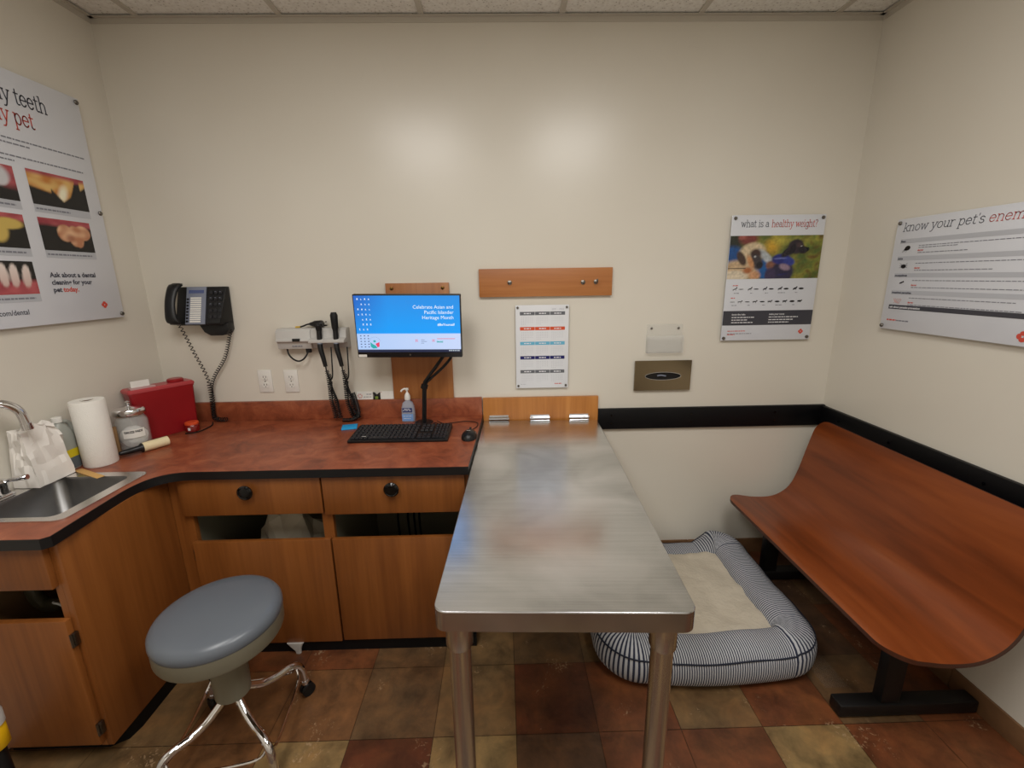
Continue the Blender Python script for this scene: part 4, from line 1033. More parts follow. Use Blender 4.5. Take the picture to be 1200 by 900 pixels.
def phone():
    r = thing('wall_phone', 'black wall telephone with silver key panel and coiled cord', 'telephone', (.31, 0, 1.44)); L = r.location
    # face plane: top close to the wall, bottom standing out
    F = Face((.165, -.088, 1.385), (1, 0, 0), (0, .055, .165)); fh = math.hypot(.055, .165)
    bm = B(); loft(bm, [[(x + dx * f, y, zz) for (y, zz), f in zip([(-.005, 1.553), (-.028, 1.553), (-.088, 1.383), (-.084, 1.372), (-.005, 1.372)], (0, 0, 1, 1, .2))] for x, dx in ((.178, 0), (.412, -.024))]); bmesh.ops.bevel(bm, geom=list(bm.edges), offset=.004, segments=2, affect='EDGES', profile=.5); obj('body', bm, 'black', r, off=L)
    bm = B(); prism(bm, [(.262, 1.38), (.405, 1.38), (.405, 1.345), (.392, 1.325), (.372, 1.318), (.312, 1.318), (.285, 1.335)], 'y', -.055, -.002, .004); obj('wall_base', bm, 'black', r, off=L)
    bm = B(); F.slab(bm, .062, .155, -.008, fh + .002, -.002, .004, .001); p = obj('key_panel', bm, 'silver', r, 'silver panel of line keys', off=L)
    bm = B(); F.rect(bm, .074, .146, fh - .03, fh - .014, .0046); obj('display', bm, 'lcd', p, off=L, smooth=0)
    bm = B()
    for i in range(12): F.rect(bm, .083, .135, .001 + i * .0105, .0085 + i * .0105, .0046)
    obj('paper_labels', bm, 'paper', p, off=L, smooth=0)
    bm = B()
    for i in range(8): F.slab(bm, .066, .076, .002 + i * .0155, .011 + i * .0155, .004, .007, .001)
    obj('line_keys', bm, 'black', p, off=L)
    bm = B()
    for i in range(5):
        for j in range(3): F.slab(bm, .172 + j * .022, .187 + j * .022, .02 + i * .03, .036 + i * .03, 0, .004, .0015)
    obj('keypad', bm, 'key', r, off=L)
    bm = B()
    for i, j in ((4, 1), (4, 2), (3, 0), (3, 1), (3, 2), (2, 0), (2, 2)): F.rect(bm, .174 + j * .022, .182 + j * .022, .03 + i * .03, .032 + i * .03, .0046)
    obj('key_marks', bm, 'silver', r, off=L, smooth=0)
    # handset, hooked along the left side
    bm = B(); P = [F.p(.03, fh + .012, .022), F.p(.024, fh - .02, .042), F.p(.02, fh * .5, .05), F.p(.022, .015, .04), F.p(.03, -.012, .02)]
    loops = []; sp = smooth_path(P, 5)
    for i, q in enumerate(sp):
        t = i / (len(sp) - 1); e = abs(t - .5) * 2
        wx = .024 + .012 * e ** 2; wz = .012 + .008 * e ** 2
        if t < .06 or t > .94: wx *= .72; wz *= .6
        loops.append([q + F.r * (wx * cos(2 * pi * k / 16)) + F.n * (wz * sin(2 * pi * k / 16)) for k in range(16)])
    loft(bm, loops); h = obj('handset', bm, 'black', r, off=L, smooth=60)
    bm = B(); path = smooth_path([(.183, -.072, 1.372), (.19, -.06, 1.33), (.215, -.045, 1.22), (.245, -.035, 1.11), (.252, -.034, 1.0), (.245, -.035, .905), (.262, -.035, .882), (.31, -.04, .880)], 8)
    tube(bm, coil(path[:28], .0068, 16, 10), .0021, 5); tube(bm, coil(path[27:], .0105, 20, 10), .0021, 5); obj('cord', bm, 'black_soft', r, 'long coiled cord', off=L)
    bm = B(); path = smooth_path([(.40, -.03, 1.345), (.385, -.03, 1.30), (.345, -.028, 1.20), (.275, -.03, 1.10), (.25, -.03, 1.02), (.243, -.034, .91), (.255, -.045, .884)], 8)
    tube(bm, coil(path, .0072, 40, 10), .0021, 5); obj('cord', bm, 'black_soft', r, 'long coiled cord', off=L)
phone()
def otoscope():
    r = thing('otoscope_station', 'pale grey wall otoscope station with two black instruments on coiled cords', 'medical instrument', (.80, 0, 1.29)); L = r.location
    bm = B(); prism(bm, [(0, 1.345), (-.045, 1.345), (-.06, 1.335), (-.066, 1.297), (-.072, 1.291), (-.072, 1.283), (-.058, 1.28), (-.052, 1.245), (0, 1.245)], 'x', .632, .80, .002); obj('transformer', bm, 'offwhite', r, off=L)
    bm = B(); prism(bm, [(0, 1.345), (-.04, 1.345), (-.052, 1.335), (-.058, 1.30), (-.094, 1.292), (-.094, 1.278), (-.05, 1.275), (-.04, 1.245), (0, 1.245)], 'x', .8002, .975, .002); obj('cradle', bm, 'offwhite', r, off=L)
    bm = B(); box(bm, .715, .752, -.0745, -.066, 1.284, 1.298, .001); obj('switch', bm, 'black', r, off=L)
    F = Face((.705, -.0585, 1.252), (1, 0, 0), (0, .1, 1)); bm = B(); F.lines(bm, [(0, .05, .005)], .001, .005); obj('maker_text', bm, 'ink_mid', r, off=L, smooth=0)
    for x, tall, lab in ((.852, 0, 'black otoscope handle'), (.932, 1, 'black ophthalmoscope handle')):
        bm = B(); tube(bm, smooth_path([(x, -.074, 1.335), (x, -.078, 1.29), (x + .002, -.085, 1.25), (x + .012, -.088, 1.20), (x + .018, -.088, 1.16)], 5), lambda t: .0125 - .006 * max(0, t - .5), 14); h = obj('handle', bm, 'black', r, lab, off=L)
        bm = B()
        if tall:
            loft(bm, [[(x + a * cos(2 * pi * k / 14), -.075 + b * sin(2 * pi * k / 14), z) for k in range(14)] for a, b, z in ((.012, .012, 1.335), (.016, .014, 1.35), (.017, .015, 1.385), (.018, .017, 1.41), (.012, .012, 1.424))])
        else:
            loft(bm, [[(x + a * cos(2 * pi * k / 14), -.073 - q + b * sin(2 * pi * k / 14), z) for k in range(14)] for a, b, z, q in ((.012, .012, 1.33, 0), (.015, .014, 1.345, 0), (.014, .014, 1.36, .004), (.006, .006, 1.372, .006))])
        obj('head', bm, 'black_soft', h, off=L)
        bm = B(); tube(bm, [(x, -.0775, 1.285), (x + .001, -.081, 1.27)], .0138, 14); obj('collar', bm, 'silver', h, off=L)
        # cord: straight tails, coil, then a thick tangle hanging to the counter
        e = .03 if tall else .012
        bm = B(); tube(bm, smooth_path([(x + .018, -.088, 1.165), (x + .022, -.088, 1.12), (x + .03, -.08, 1.09), (x + .042, -.075, 1.11), (x + .045, -.07, 1.19), (x + .04, -.05, 1.25)], 6), .0035, 7)
        for q in range(4):
            ox, oy = (.010 * (q % 2) - .004, .010 * (q // 2) - .004)
            w = .006 * math.sin(q * 2.1)
            path = smooth_path([(x + .024 + ox, -.08 + oy, 1.14 - .02 * q), (x + .024 + w, -.075 + oy, 1.05), (x + .03 + ox * 2 + w, -.07 + oy, .98), (x + .036 + ox * 2, -.068 + oy, .93), (x + .03 + e + ox * 2.4, -.07 + oy * 1.5, .885)], 6)
            tube(bm, coil(path, .0085, 26 - 2 * q, 9), .0021, 4)
        if tall: tube(bm, coil(smooth_path([(x + .055, -.075, 1.02), (x + .068, -.07, .95), (x + .07, -.07, .90), (x + .04, -.075, .879), (x - .01, -.08, .879)], 6), .0085, 36, 8), .0022, 4)
        obj('cord', bm, 'black_soft', h, 'tangled coiled cord', off=L)
    bm = B(); tube(bm, smooth_path([(.665, -.03, 1.246), (.675, -.04, 1.215), (.70, -.05, 1.192), (.727, -.052, 1.183), (.752, -.05, 1.195), (.768, -.04, 1.22), (.772, -.03, 1.246)], 6), .0042, 8); box(bm, .76, .784, -.04, -.02, 1.222, 1.246, .003); obj('power_cord', bm, 'black_soft', r, 'short looped power cord', off=L)
    p = thing('power_plug', 'loose black power plug lying on top of the otoscope station', 'plug', (.83, -.025, 1.3455)); L2 = p.location
    bm = B(); loft(bm, [[(x, -.025 + q * cos(2 * pi * k / 12), 1.3645 + q * .95 * sin(2 * pi * k / 12)) for k in range(12)] for x, q in ((.79, .007), (.805, .012), (.815, .017), (.848, .019), (.856, .017))]); obj('body', bm, 'black', p, off=L2, smooth=40)
    bm = B(); box(bm, .856, .876, -.0265, -.0255, 1.372, 1.378); box(bm, .856, .876, -.0265, -.0255, 1.353, 1.359); obj('prongs', bm, 'chrome', p, off=L2, smooth=0)
    bm = B(); tube(bm, smooth_path([(.79, -.025, 1.3645), (.775, -.025, 1.362), (.757, -.025, 1.355), (.74, -.025, 1.3505)], 4), .004, 8); obj('cord_stub', bm, 'black_soft', p, off=L2)
    bm = B(); tube(bm, [(.742, -.025, 1.351), (.718, -.025, 1.350)], .0045, 8); obj('cut_end', bm, flat('yellow_tape', rgb(200, 165, 60), .5), p, 'yellow taped cord end', off=L2)
otoscope()

# ------------------------------------------------------------------ POSTERS
def poster_weight():
    r = thing('weight_poster', 'glossy pet weight poster with a photo of two dogs near the right corner', 'poster', (3.097, 0, 1.55)); L = r.location
    x0, z0, w, h = 2.868, 1.245, .459, .607
    F = Face((x0, -.02, z0), (1, 0, 0), (0, 0, 1)); Z = lambda z: z - z0; X = lambda x: x - x0
    bm = B(); F.slab(bm, 0, w, 0, h, -.005, 0, .0012); obj('panel', bm, 'poster', r, off=L)
    for a, b in ((.014, .012), (w - .014, .014), (.016, h - .014), (w - .014, h - .014)): standoff(F, r, a, b, -.02, 0, .008)
    k = .0007
    bm = B(); slab_text(F, bm, 'what is a', X(2.914), Z(1.797), .0215, k, .12, width=.138); pieces('dark_lettering', bm, 'ink_dark', r, off=L, F=F)
    bm = B(); slab_text(F, bm, 'healthy weight?', X(3.290), Z(1.796), .0215, k, .12, right=True, width=.226); pieces('red_lettering', bm, 'ink_red', r, off=L, F=F)
    def dogs(u, v):
        n1 = mnoise.noise(Vector((u * 7, v * 4, 1))); n2 = mnoise.noise(Vector((u * 16, v * 9, 4)))
        c = cmix(rc(70, 84, 36), rc(150, 146, 60), .5 + n1 * .8); c = cmix(c, rc(96, 62, 36), max(0, n2) * (1.2 if u > .75 else .5)); c = cmix(c, rc(60, 100, 50), max(0, -n2) * .8)
        c = cmix(c, rc(206, 160, 48), ell(u, v, .46, .75, .06, .14, 0, .8)); c = cmix(c, rc(190, 176, 70), ell(u, v, .55, .9, .07, .1, 0, .9) * .8)
        c = cmix(c, rc(40, 44, 34), ell(u, v, .03, .85, .16, .3, 0, .6))
        c = cmix(c, rc(120, 56, 50), ell(u, v, .2, .93, .1, .14, 0, .3)); c = cmix(c, rc(150, 84, 76), ell(u, v, .13, .97, .04, .06, 0, .4))
        c = cmix(c, rc(20, 74, 136), ell(u, v, .04, .5, .13, .26, 0, .2)); c = cmix(c, rc(24, 86, 150), ell(u, v, .40, .22, .11, .28, .2, .2))
        # pale mastiff-type pup
        c = cmix(c, rc(196, 168, 132), ell(u, v, .12, .2, .2, .24, 0, .2)); c = cmix(c, rc(214, 200, 176), ell(u, v, .08, .06, .14, .14, 0, .2))
        c = cmix(c, rc(206, 186, 152), ell(u, v, .25, .60, .14, .24, -.1, .15)); c = cmix(c, rc(176, 182, 186), ell(u, v, .41, .5, .05, .2, .4, .25))
        c = cmix(c, rc(70, 52, 42), ell(u, v, .14, .48, .045, .17, .2, .2)); c = cmix(c, rc(64, 44, 38), ell(u, v, .29, .58, .06, .12, 0, .25)); c = cmix(c, rc(62, 56, 58), ell(u, v, .305, .4, .07, .17, .1, .2))
        c = cmix(c, rc(28, 26, 30), ell(u, v, .345, .32, .035, .08, 0, .25)); c = cmix(c, rc(196, 140, 92), ell(u, v, .24, .4, .03, .15, .2, .35)); c = cmix(c, rc(172, 104, 60), ell(u, v, .22, .2, .05, .07, 0, .4))
        if abs(v - .25) < .012 and u < .2: c = rc(30, 26, 26)
        c = cmix(c, rc(200, 150, 110), ell(u, v, .3, .08, .06, .1, 0, .3))
        # dark dog in a blue bandana
        c = cmix(c, rc(128, 86, 66), ell(u, v, .50, .28, .08, .14, .3, .15)); c = cmix(c, rc(44, 40, 66), ell(u, v, .60, .16, .12, .26, 0, .12)); c = cmix(c, rc(60, 50, 80), ell(u, v, .47, .08, .06, .18, 0, .2))
        c = cmix(c, rc(38, 44, 118), ell(u, v, .57, .46, .10, .12, -.2, .15)); c = cmix(c, rc(48, 60, 140), ell(u, v, .66, .4, .06, .10, .2, .2)); c = cmix(c, rc(150, 128, 146), ell(u, v, .62, .27, .05, .08, .4, .3))
        c = cmix(c, rc(34, 28, 34), ell(u, v, .64, .63, .05, .14, -.4, .15)); c = cmix(c, rc(42, 32, 40), ell(u, v, .72, .74, .085, .17, 0, .12)); c = cmix(c, rc(36, 28, 34), ell(u, v, .8, .66, .055, .085, -.1, .15))
        c = cmix(c, rc(26, 20, 26), ell(u, v, .685, .68, .03, .13, -.15, .2)); c = cmix(c, rc(70, 52, 52), ell(u, v, .75, .78, .03, .05, .2, .5)); c = cmix(c, rc(14, 14, 16), ell(u, v, .85, .68, .016, .045, 0, .2))
        c = cmix(c, rc(226, 226, 226), max(ell(u, v, .285, .52, .012, .02, 0, .3), ell(u, v, .775, .75, .006, .014, 0, .3)) * .7)
        c = cmix(c, rc(120, 130, 190), ell(u, v, .56, .47, .07, .016, .1, .3) * .8); c = cmix(c, rc(40, 40, 90), ell(u, v, .60, .1, .06, .02, .3, .3))
        f = 1 + .30 * mnoise.noise(Vector((u * 46, v * 22, 8))) + .22 * mnoise.noise(Vector((u * 20, v * 11, 3)))
        return tuple(max(0, x * f) for x in c)
    obj('dog_photo', F.raster(0.0005, w - .0005, Z(1.552), Z(1.757), 104, 60, dogs, k), 'print', r, 'colour photo of a tan dog and a dark dog', off=L, smooth=0)
    bm = B()
    for i in range(5):
        f = i / 4
        a = X(2.905) + i * .076
        F.disc(bm, a + .010, Z(1.503), .011, .0022 + .0022 * f, k, 10, .35); F.disc(bm, a + .019, Z(1.510), .003, .0035, k, 8); F.rect(bm, a + .001, a + .003, Z(1.494), Z(1.502), k); F.rect(bm, a + .015, a + .0165, Z(1.495), Z(1.503), k)
        F.disc(bm, a + .042, Z(1.502), .013, .0018 + .003 * f, k, 12)
        F.disc(bm, a + .004, Z(1.4395), .013, .0014 + .0036 * f, k, 12); F.disc(bm, a + .041, Z(1.4405), .011, .002 + .0024 * f, k, 10); F.disc(bm, a + .052, Z(1.444), .0035, .003, k, 8); F.rect(bm, a + .033, a + .035, Z(1.433), Z(1.44), k); F.rect(bm, a + .046, a + .048, Z(1.433), Z(1.44), k)
    pieces('silhouette', bm, 'ink_black', r, 'small dog and cat outlines', off=L, F=F, tu=.0035, tr=.004)
    bm = B(); w5 = (.026, .014, .016, .036, .014)
    for i in range(5):
        a = X(2.925) + i * .076; F.lines(bm, [(a - w5[i] / 2, a + w5[i] / 2, Z(1.481)), (a - .006 - w5[i] / 2, a - .006 + w5[i] / 2, Z(1.421))], k, .003)
    F.lines(bm, [(.03, .155, .033)], k, .003); pieces('caption', bm, 'ink_mid', r, off=L, F=F)
    bm = B(); F.lines(bm, [(.035, .064, Z(1.518)), (.031, .052, Z(1.457)), (.03, .12, .046), (.03, .07, .028)], k, .004); pinwheel(F, bm, w - .05, .042, .013, k); pieces('red_mark', bm, 'ink_red', r, off=L, F=F)
    bm = B(); F.rect(bm, 0.0005, w - .0005, Z(1.322), Z(1.395), k); obj('band', bm, 'ink_band', r, 'dark grey band', off=L, smooth=0)
    bm = B(); F.text(bm, 'know the risks', .045, Z(1.373), .0115, .0013, 'LEFT', .0002); F.text(bm, 'make your move', .235, Z(1.373), .0115, .0013, 'LEFT', .0002)
    F.lines(bm, [(.045, .16, Z(1.36)), (.045, .125, Z(1.347)), (.045, .155, Z(1.334)), (.235, .385, Z(1.36)), (.235, .36, Z(1.347)), (.235, .34, Z(1.334))], .0013, .004); pieces('white_lettering', bm, 'ink_white', r, off=L, F=F)
poster_weight()
def poster_pests():
    r = thing('pest_poster', 'wide glossy poster about pet pests on the right wall above the bench', 'poster', (W, -.72, 1.56)); L = r.location
    ya, z0, w, h = -.293, 1.332, .86, .460
    F = Face((W - .02, ya, z0), (0, -1, 0), (0, 0, 1)); Z = lambda z: z - z0; k = .0007
    bm = B(); F.slab(bm, 0, w, 0, h, -.005, 0, .0012); obj('panel', bm, 'poster', r, off=L)
    for a, b in ((.012, .014), (w - .014, .014), (.014, h - .016), (w - .014, h - .016)): standoff(F, r, a, b, -.02, 0, .008)
    bm = B(); e = slab_text(F, bm, "know your pet's ", .032, Z(1.741), .0222, k, .11, 1.06, .14, width=.338); pieces('dark_lettering', bm, 'ink_dark', r, off=L, F=F)
    bm = B(); slab_text(F, bm, 'enemies', e, Z(1.741), .0222, k, .11, .338 / (sum(SLAB[c][0] for c in "know your pet's ") * .0222), .14); pieces('red_lettering', bm, 'ink_red', r, off=L, F=F)
    rows = (1.692, 1.622, 1.553, 1.482)
    bm = B()
    for z in rows: F.rect(bm, .03, w - .03, Z(z), Z(z) + .017, k)
    pieces('section_bar', bm, 'ink_grey', r, off=L, F=F)
    bm = B()
    for z, nm in zip(rows, ('fleas', 'ticks', 'mosquitoes', 'intestinal parasites')): F.text(bm, nm, .034, Z(z) + .004, .0125, .0013, 'LEFT', .0004)
    pieces('section_name', bm, 'ink_dark', r, off=L, F=F)
    bm = B()
    for z, q in zip(rows, ((.5, .2, .16), (.6, .3, 0), (.52, .46, 0), (.4, .42, 0))):
        F.lines(bm, [(.12, .12 + q[0], Z(z) - .014), (.12, .12 + q[1], Z(z) - .042)], k, .0028)
        if q[2]: F.lines(bm, [(.12, .12 + q[2], Z(z) - .022)], k, .0028)
    F.lines(bm, [(.08, .14, .038)], k, .005); pieces('small_print', bm, 'ink_mid', r, off=L, F=F)
    bm = B()
    for z in rows: F.text(bm, 'danger', .118, Z(z) - .034, .0095, k, 'LEFT', .0003)
    F.lines(bm, [(.032, .078, .038)], k, .006); pinwheel(F, bm, w - .30, .032, .019, k); pieces('red_mark', bm, 'ink_red', r, off=L, F=F)
    bm = B(); F.disc(bm, .07, Z(1.672), .013, .0095, k, 14, .2); F.disc(bm, .060, Z(1.667), .005, .005, k, 8)
    for q in (-.012, -.006, .004): F.poly(bm, [(.066 + q, Z(1.668)), (.068 + q, Z(1.668)), (.060 + q, Z(1.655)), (.059 + q, Z(1.655))], k)
    F.disc(bm, .066, Z(1.598), .012, .0085, k, 14)
    for s in (-1, 1):
        for t in (-.5, .2, .9): F.poly(bm, [(.066 + s * .008, Z(1.598) + t * .006), (.066 + s * .008, Z(1.598) + t * .006 + .002), (.066 + s * .019, Z(1.598) + t * .013 + .001), (.066 + s * .019, Z(1.598) + t * .013)], k)
    F.disc(bm, .07, Z(1.531), .010, .0032, k, 10, .35); F.disc(bm, .079, Z(1.535), .004, .0035, k, 8)
    pieces('insect', bm, 'ink_black', r, 'small black insect pictures', off=L, F=F, tu=.004, tr=.02)
    bm = B()
    for q in range(5): tube(bm, [F.p(.052 + .007 * q + .004 * sin(j * 1.3 + q), Z(1.445) + j * .005, k) for j in range(5)], .0009, 4)
    obj('worms', bm, flat('ink_pink', rgb(196, 140, 130), .4), r, off=L)
    bm = B(); F.rect(bm, .03, w - .03, Z(1.420), Z(1.438), k); obj('band', bm, 'ink_band', r, 'dark grey band', off=L, smooth=0)
    bm = B(); F.text(bm, 'ask about parasite prevention', .036, Z(1.425), .012, .0013, 'LEFT', .0003); pieces('white_lettering', bm, 'ink_white', r, off=L, F=F)
poster_pests()
def poster_teeth():
    r = thing('teeth_poster', 'tall glossy dental poster with tooth photos on the left wall', 'poster', (0, -.52, 1.87)); L = r.location
    y1, z0, w, h = -.178, 1.426, .70, .888
    F = Face((.02, y1 - w, z0), (0, 1, 0), (0, 0, 1)); Z = lambda z: z - z0; Y = lambda y: y - (y1 - w); k = .0007
    bm = B(); F.slab(bm, 0, w, 0, h, -.005, 0, .0012); obj('panel', bm, 'poster', r, off=L)
    for a, b in ((w - .012, .016), (w - .012, h * .5), (w - .012, h - .016), (.012, .016), (.012, h * .5), (.012, h - .016)): standoff(F, r, a, b, -.0185, 0, .009)
    bm = B(); slab_text(F, bm, 'healthy teeth', Y(-.328), Z(2.207), .036, k, .12, .80, right=True); pieces('dark_lettering', bm, 'ink_dark', r, off=L, F=F)
    bm = B(); slab_text(F, bm, 'healthy pet', Y(-.392), Z(2.137), .036, k, .12, .80, right=True)
    red = bm
    def photo(kind):
        def fn(u, v):
            n = mnoise.noise(Vector((u * 5, v * 4, kind * 3))); c = rc(14, 12, 14)
            gum = cmix(rc(150, 54, 66), rc(190, 92, 96), .5 + n)
            if kind == 0:
                c = cmix(c, gum, min(1, max(0, (v - .70 + .1 * sin(u * 5)) * 9)))
                lo = .50 - .14 * sin(u * 3.1) if u < .36 else (.5 - 1.9 * (u - .36) if u < .54 else .16 + 1.25 * (u - .54))
                lo = max(lo, .14 + 9 * (u - .53) ** 2 * (1 if u < .9 else 1)) if .36 < u < .9 else lo
                t = min(1, max(0, (v - lo) * 14)); c = cmix(c, cmix(rc(196, 124, 52), rc(226, 186, 112), .5 + n * 1.4), t)
                c = cmix(c, rc(250, 244, 214), ell(u, v, .55, .42, .075, .25, -.2, .5) * t); c = cmix(c, gum, min(1, max(0, (v - .84) * 9)))
            elif kind == 1:
                c = cmix(c, gum, min(1, max(0, (v - .74) * 9)))
                for a, b, rx, ry in ((.46, .58, .15, .27), (.64, .5, .13, .34), (.80, .62, .17, .24), (.70, .38, .10, .24)): c = cmix(c, cmix(rc(190, 128, 92), rc(232, 186, 146), .5 + n * 1.5), ell(u, v, a, b, rx, ry, 0, .08))
                c = cmix(c, rc(140, 70, 50), ell(u, v, .54, .42, .08, .12, 0, .5) * .6)
            elif kind == 2:
                c = cmix(c, gum, min(1, max(0, (v - .35 + (1 - u) * .35 * 0) * 0 + ell(u, v, .95, .8, .3, .4, 0, .3))))
                for a, b, rx, ry in ((.72, .7, .2, .3), (.5, .5, .25, .3), (.8, .6, .1, .2)): c = cmix(c, rc(206, 206, 210), ell(u, v, a, b, rx, ry, 0, .2))
            elif kind == 3:
                c = cmix(c, gum, min(1, max(0, (v - .72) * 8)))
                for a, b, rx, ry in ((.75, .7, .22, .16), (.6, .5, .14, .35), (.4, .6, .2, .3)): c = cmix(c, rc(206, 178, 92), ell(u, v, a, b, rx, ry, 0, .15))
            else:
                c = cmix(c, gum, min(1, max(0, (.48 - v) * 7)))
                for a in (.06, .20, .36, .53, .68, .86): c = cmix(c, cmix(rc(200, 160, 150), rc(236, 222, 214), v * 1.2), ell(u, v, a, .58 - .12 * abs(a - .45), .065, .36, .12 * (.5 - a), .12))
                c = cmix(c, gum, min(1, max(0, (.28 - v) * 7)))
            return c
        return fn
    cap = B(); txt = B()
    for kd, a0, a1, b0, b1 in ((0, -.470, -.240, 1.868, 1.990), (1, -.470, -.256, 1.703, 1.822), (2, -.76, -.515, 1.868, 1.985), (3, -.76, -.522, 1.704, 1.822), (4, -.76, -.530, 1.542, 1.658)):
        obj('tooth_photo', F.raster(Y(a0), Y(a1), Z(b0), Z(b1), 44, 30, photo(kd), k), 'print', r, 'photo of a dog tooth' if kd < 2 else None, off=L, smooth=0)
        F.rect(cap, Y(a0), Y(a1), Z(b0) - .028, Z(b0) - .001, k)
        F.lines(txt, [(Y(a0) + .006, Y(a1) - (.09 if kd == 0 else .02), Z(b0) - .018)], .0013, .006)
    pieces('caption_bar', cap, 'ink_grey', r, off=L, F=F, tu=.001, tr=.01)
    F.lines(txt, [(.05, Y(-.21), Z(2.078)), (.05, Y(-.43), Z(2.062)), (.05, Y(-.23), Z(2.02)), (.05, Y(-.5), Z(2.004))], k, .005)
    pieces('small_print', txt, 'ink_mid', r, off=L, F=F)
    bm = B(); F.text(bm, 'Ask about a dental', Y(-.476), Z(1.602), .026, k, 'LEFT', .0008, .196); F.text(bm, 'cleaning for your', Y(-.476), Z(1.574), .026, k, 'LEFT', .0008, .172); F.text(bm, 'pet', Y(-.476), Z(1.546), .026, k, 'LEFT', .0008, .034)
    F.text(bm, '.com/dental', Y(-.585), Z(1.470), .026, k, 'RIGHT', .0003, .105); pieces('bold_lettering', bm, 'ink_dark', r, off=L, F=F)
    F.text(red, 'today.', Y(-.436), Z(1.546), .026, k, 'LEFT', .0008, .066)
    pinwheel(F, red, Y(-.268), Z(1.486), .015, k); pieces('red_lettering', red, 'ink_red', r, off=L, F=F)
poster_teeth()

# ------------------------------------------------------------------ LEFT COUNTER ITEMS
def counter_items():
    z = .8655
    # paper towels
    r = thing('paper_towel_roll', 'upright white paper towel roll behind the sink', 'paper towels', (.110, -.548, z))
    bm = B(); lathe(bm, [(.019, .002), (.053, 0), (.055, .004), (.055, .262), (.053, .266), (.021, .266), (.0205, .25)], (0, 0, 0), 40, cap=False); obj('roll', bm, 'towel', r, smooth=50)
    bm = B(); lathe(bm, [(.0205, .003), (.0205, .262), (.0185, .262), (.0185, .003)], (0, 0, 0), 24, cap=False); obj('core', bm, 'cardboard', r, 'brown cardboard core')
    # translucent bottle behind it
    r = thing('disinfectant_jug', 'translucent plastic jug with a yellow label behind the paper towels', 'bottle', (.032, -.603, z + .0), 0)
    bm = B(); loft(bm, [rrect(0, 0, a, b, q, h) for a, b, q, h in ((.042, .075, .014, 0), (.046, .08, .016, .006), (.046, .08, .016, .13), (.042, .074, .016, .155), (.034, .04, .014, .18), (.026, .026, .0128, .188), (.026, .026, .0128, .196))]); obj('bottle', bm, 'jug', r, smooth=50)
    bm = B(); lathe(bm, [(.016, .194), (.016, .212), (.013, .214)], (0, 0, 0), 18); obj('cap', bm, 'white', r)
    bm = B(); tube(bm, smooth_path([(.0, .012, .19), (.0, .035, .186), (.002, .046, .165), (.002, .045, .13)], 4), .008, 10); obj('grip', bm, 'jug', r)
    bm = B(); loft(bm, [rrect(0, 0, .0475, .0815, .0168, .05), rrect(0, 0, .0475, .0815, .0168, .082)], False, False); obj('yellow_label', bm, 'yellow', r)
    bm = B(); loft(bm, [rrect(0, 0, .0468, .0808, .0164, .006), rrect(0, 0, .0468, .0808, .0164, .049)], False, False); obj('liquid_level', bm, 'blue_liquid', r, 'darker liquid in lower half')
    # bags
    def bag(name, lab, loc, size, rot, seed, fold):
        bm = B(); bmesh.ops.create_cube(bm, size=1.0); bmesh.ops.subdivide_edges(bm, edges=list(bm.edges), cuts=7, use_grid_fill=True)
        sx, sy, sz = size
        for v in bm.verts:
            x, y, h = v.co.x, v.co.y, v.co.z + .5
            t = 1 - fold * h ** 1.5
            n = Vector((mnoise.noise(Vector((x * 4, y * 4, h * 4 + seed))), mnoise.noise(Vector((x * 4 + 9, y * 4, h * 4 + seed))), mnoise.noise(Vector((x * 4, y * 4 + 7, h * 4 + seed)))))
            v.co = Vector((x * sx * t, y * sy * (1 - .1 * h), h * sz * (1 - .12 * abs(y) * h))) + n * .016 * (0.25 + h)
            if h < .001: v.co.z = .001
        o = tag(obj(name, bm, 'bagpaper', smooth=12), lab, 'bag'); o.location = loc; o.rotation_euler = rot
        return o
    bag('paper_bag', 'crumpled white paper bag leaning beside the faucet at the sink', (.052, -.714, .8715), (.09, .135, .215), (0, 0, 0), 3, .62)
    bm = B(); box(bm, -.0125, .0125, -.085, .085, 0, .0018, .0006)
    o = tag(obj('wooden_stick', bm, 'stick'), 'flat tan wooden stick across the back rim of the sink', 'stick'); o.location = (.165, -.665, .872); o.rotation_euler = (0, 0, radians(64))
    # jar
    r = thing('gauze_jar', 'lidded glass jar of white gauze in front of the red container', 'jar', (.117, -.378, z))
    bm = B(); lathe(bm, [(.0, .0), (.053, 0), (.058, .006), (.058, .128), (.049, .146), (.049, .154), (.046, .154), (.046, .146), (.0545, .127), (.0545, .008), (.05, .005), (.0, .005)], (0, 0, 0), 36, cap=False); obj('glass', bm, 'glass', r, smooth=40)
    bm = B(); lathe(bm, [(.002, .155), (.055, .155), (.059, .16), (.059, .178), (.054, .184), (.012, .189), (.005, .194), (.009, .202), (.009, .21), (.003, .215)], (0, 0, 0), 36); obj('lid', bm, 'chrome', r, 'metal lid with knob', smooth=40)
    bm = B(); bmesh.ops.create_icosphere(bm, subdivisions=4, radius=.05)
    for v in bm.verts:
        n = mnoise.noise(v.co * 55); v.co *= (.97 + .1 * n); v.co.z = max(.0, v.co.z * .95 + .046) + .0065
        d = math.hypot(v.co.x, v.co.y)
        if d > .053: v.co.x *= .053 / d; v.co.y *= .053 / d
    obj('gauze', bm, 'cotton', r, 'white gauze filling', smooth=60)
    bm = B(); pts = [(.05 + 1.35 * k / 10) for k in range(11)]
    loft(bm, [[(.0586 * sin(a), -.0586 * cos(a), hz) for a in pts] for hz in (.06, .098)], False, False, closed=False); lb = obj('paper_label', bm, 'paper', r, smooth=60)
    bm = B(); F = Face((0, 0, 0), (1, 0, 0), (0, 0, 1)); F.text(bm, 'GAUZE PADS', 0, .083, .013, 0, 'LEFT', .0006, .066)
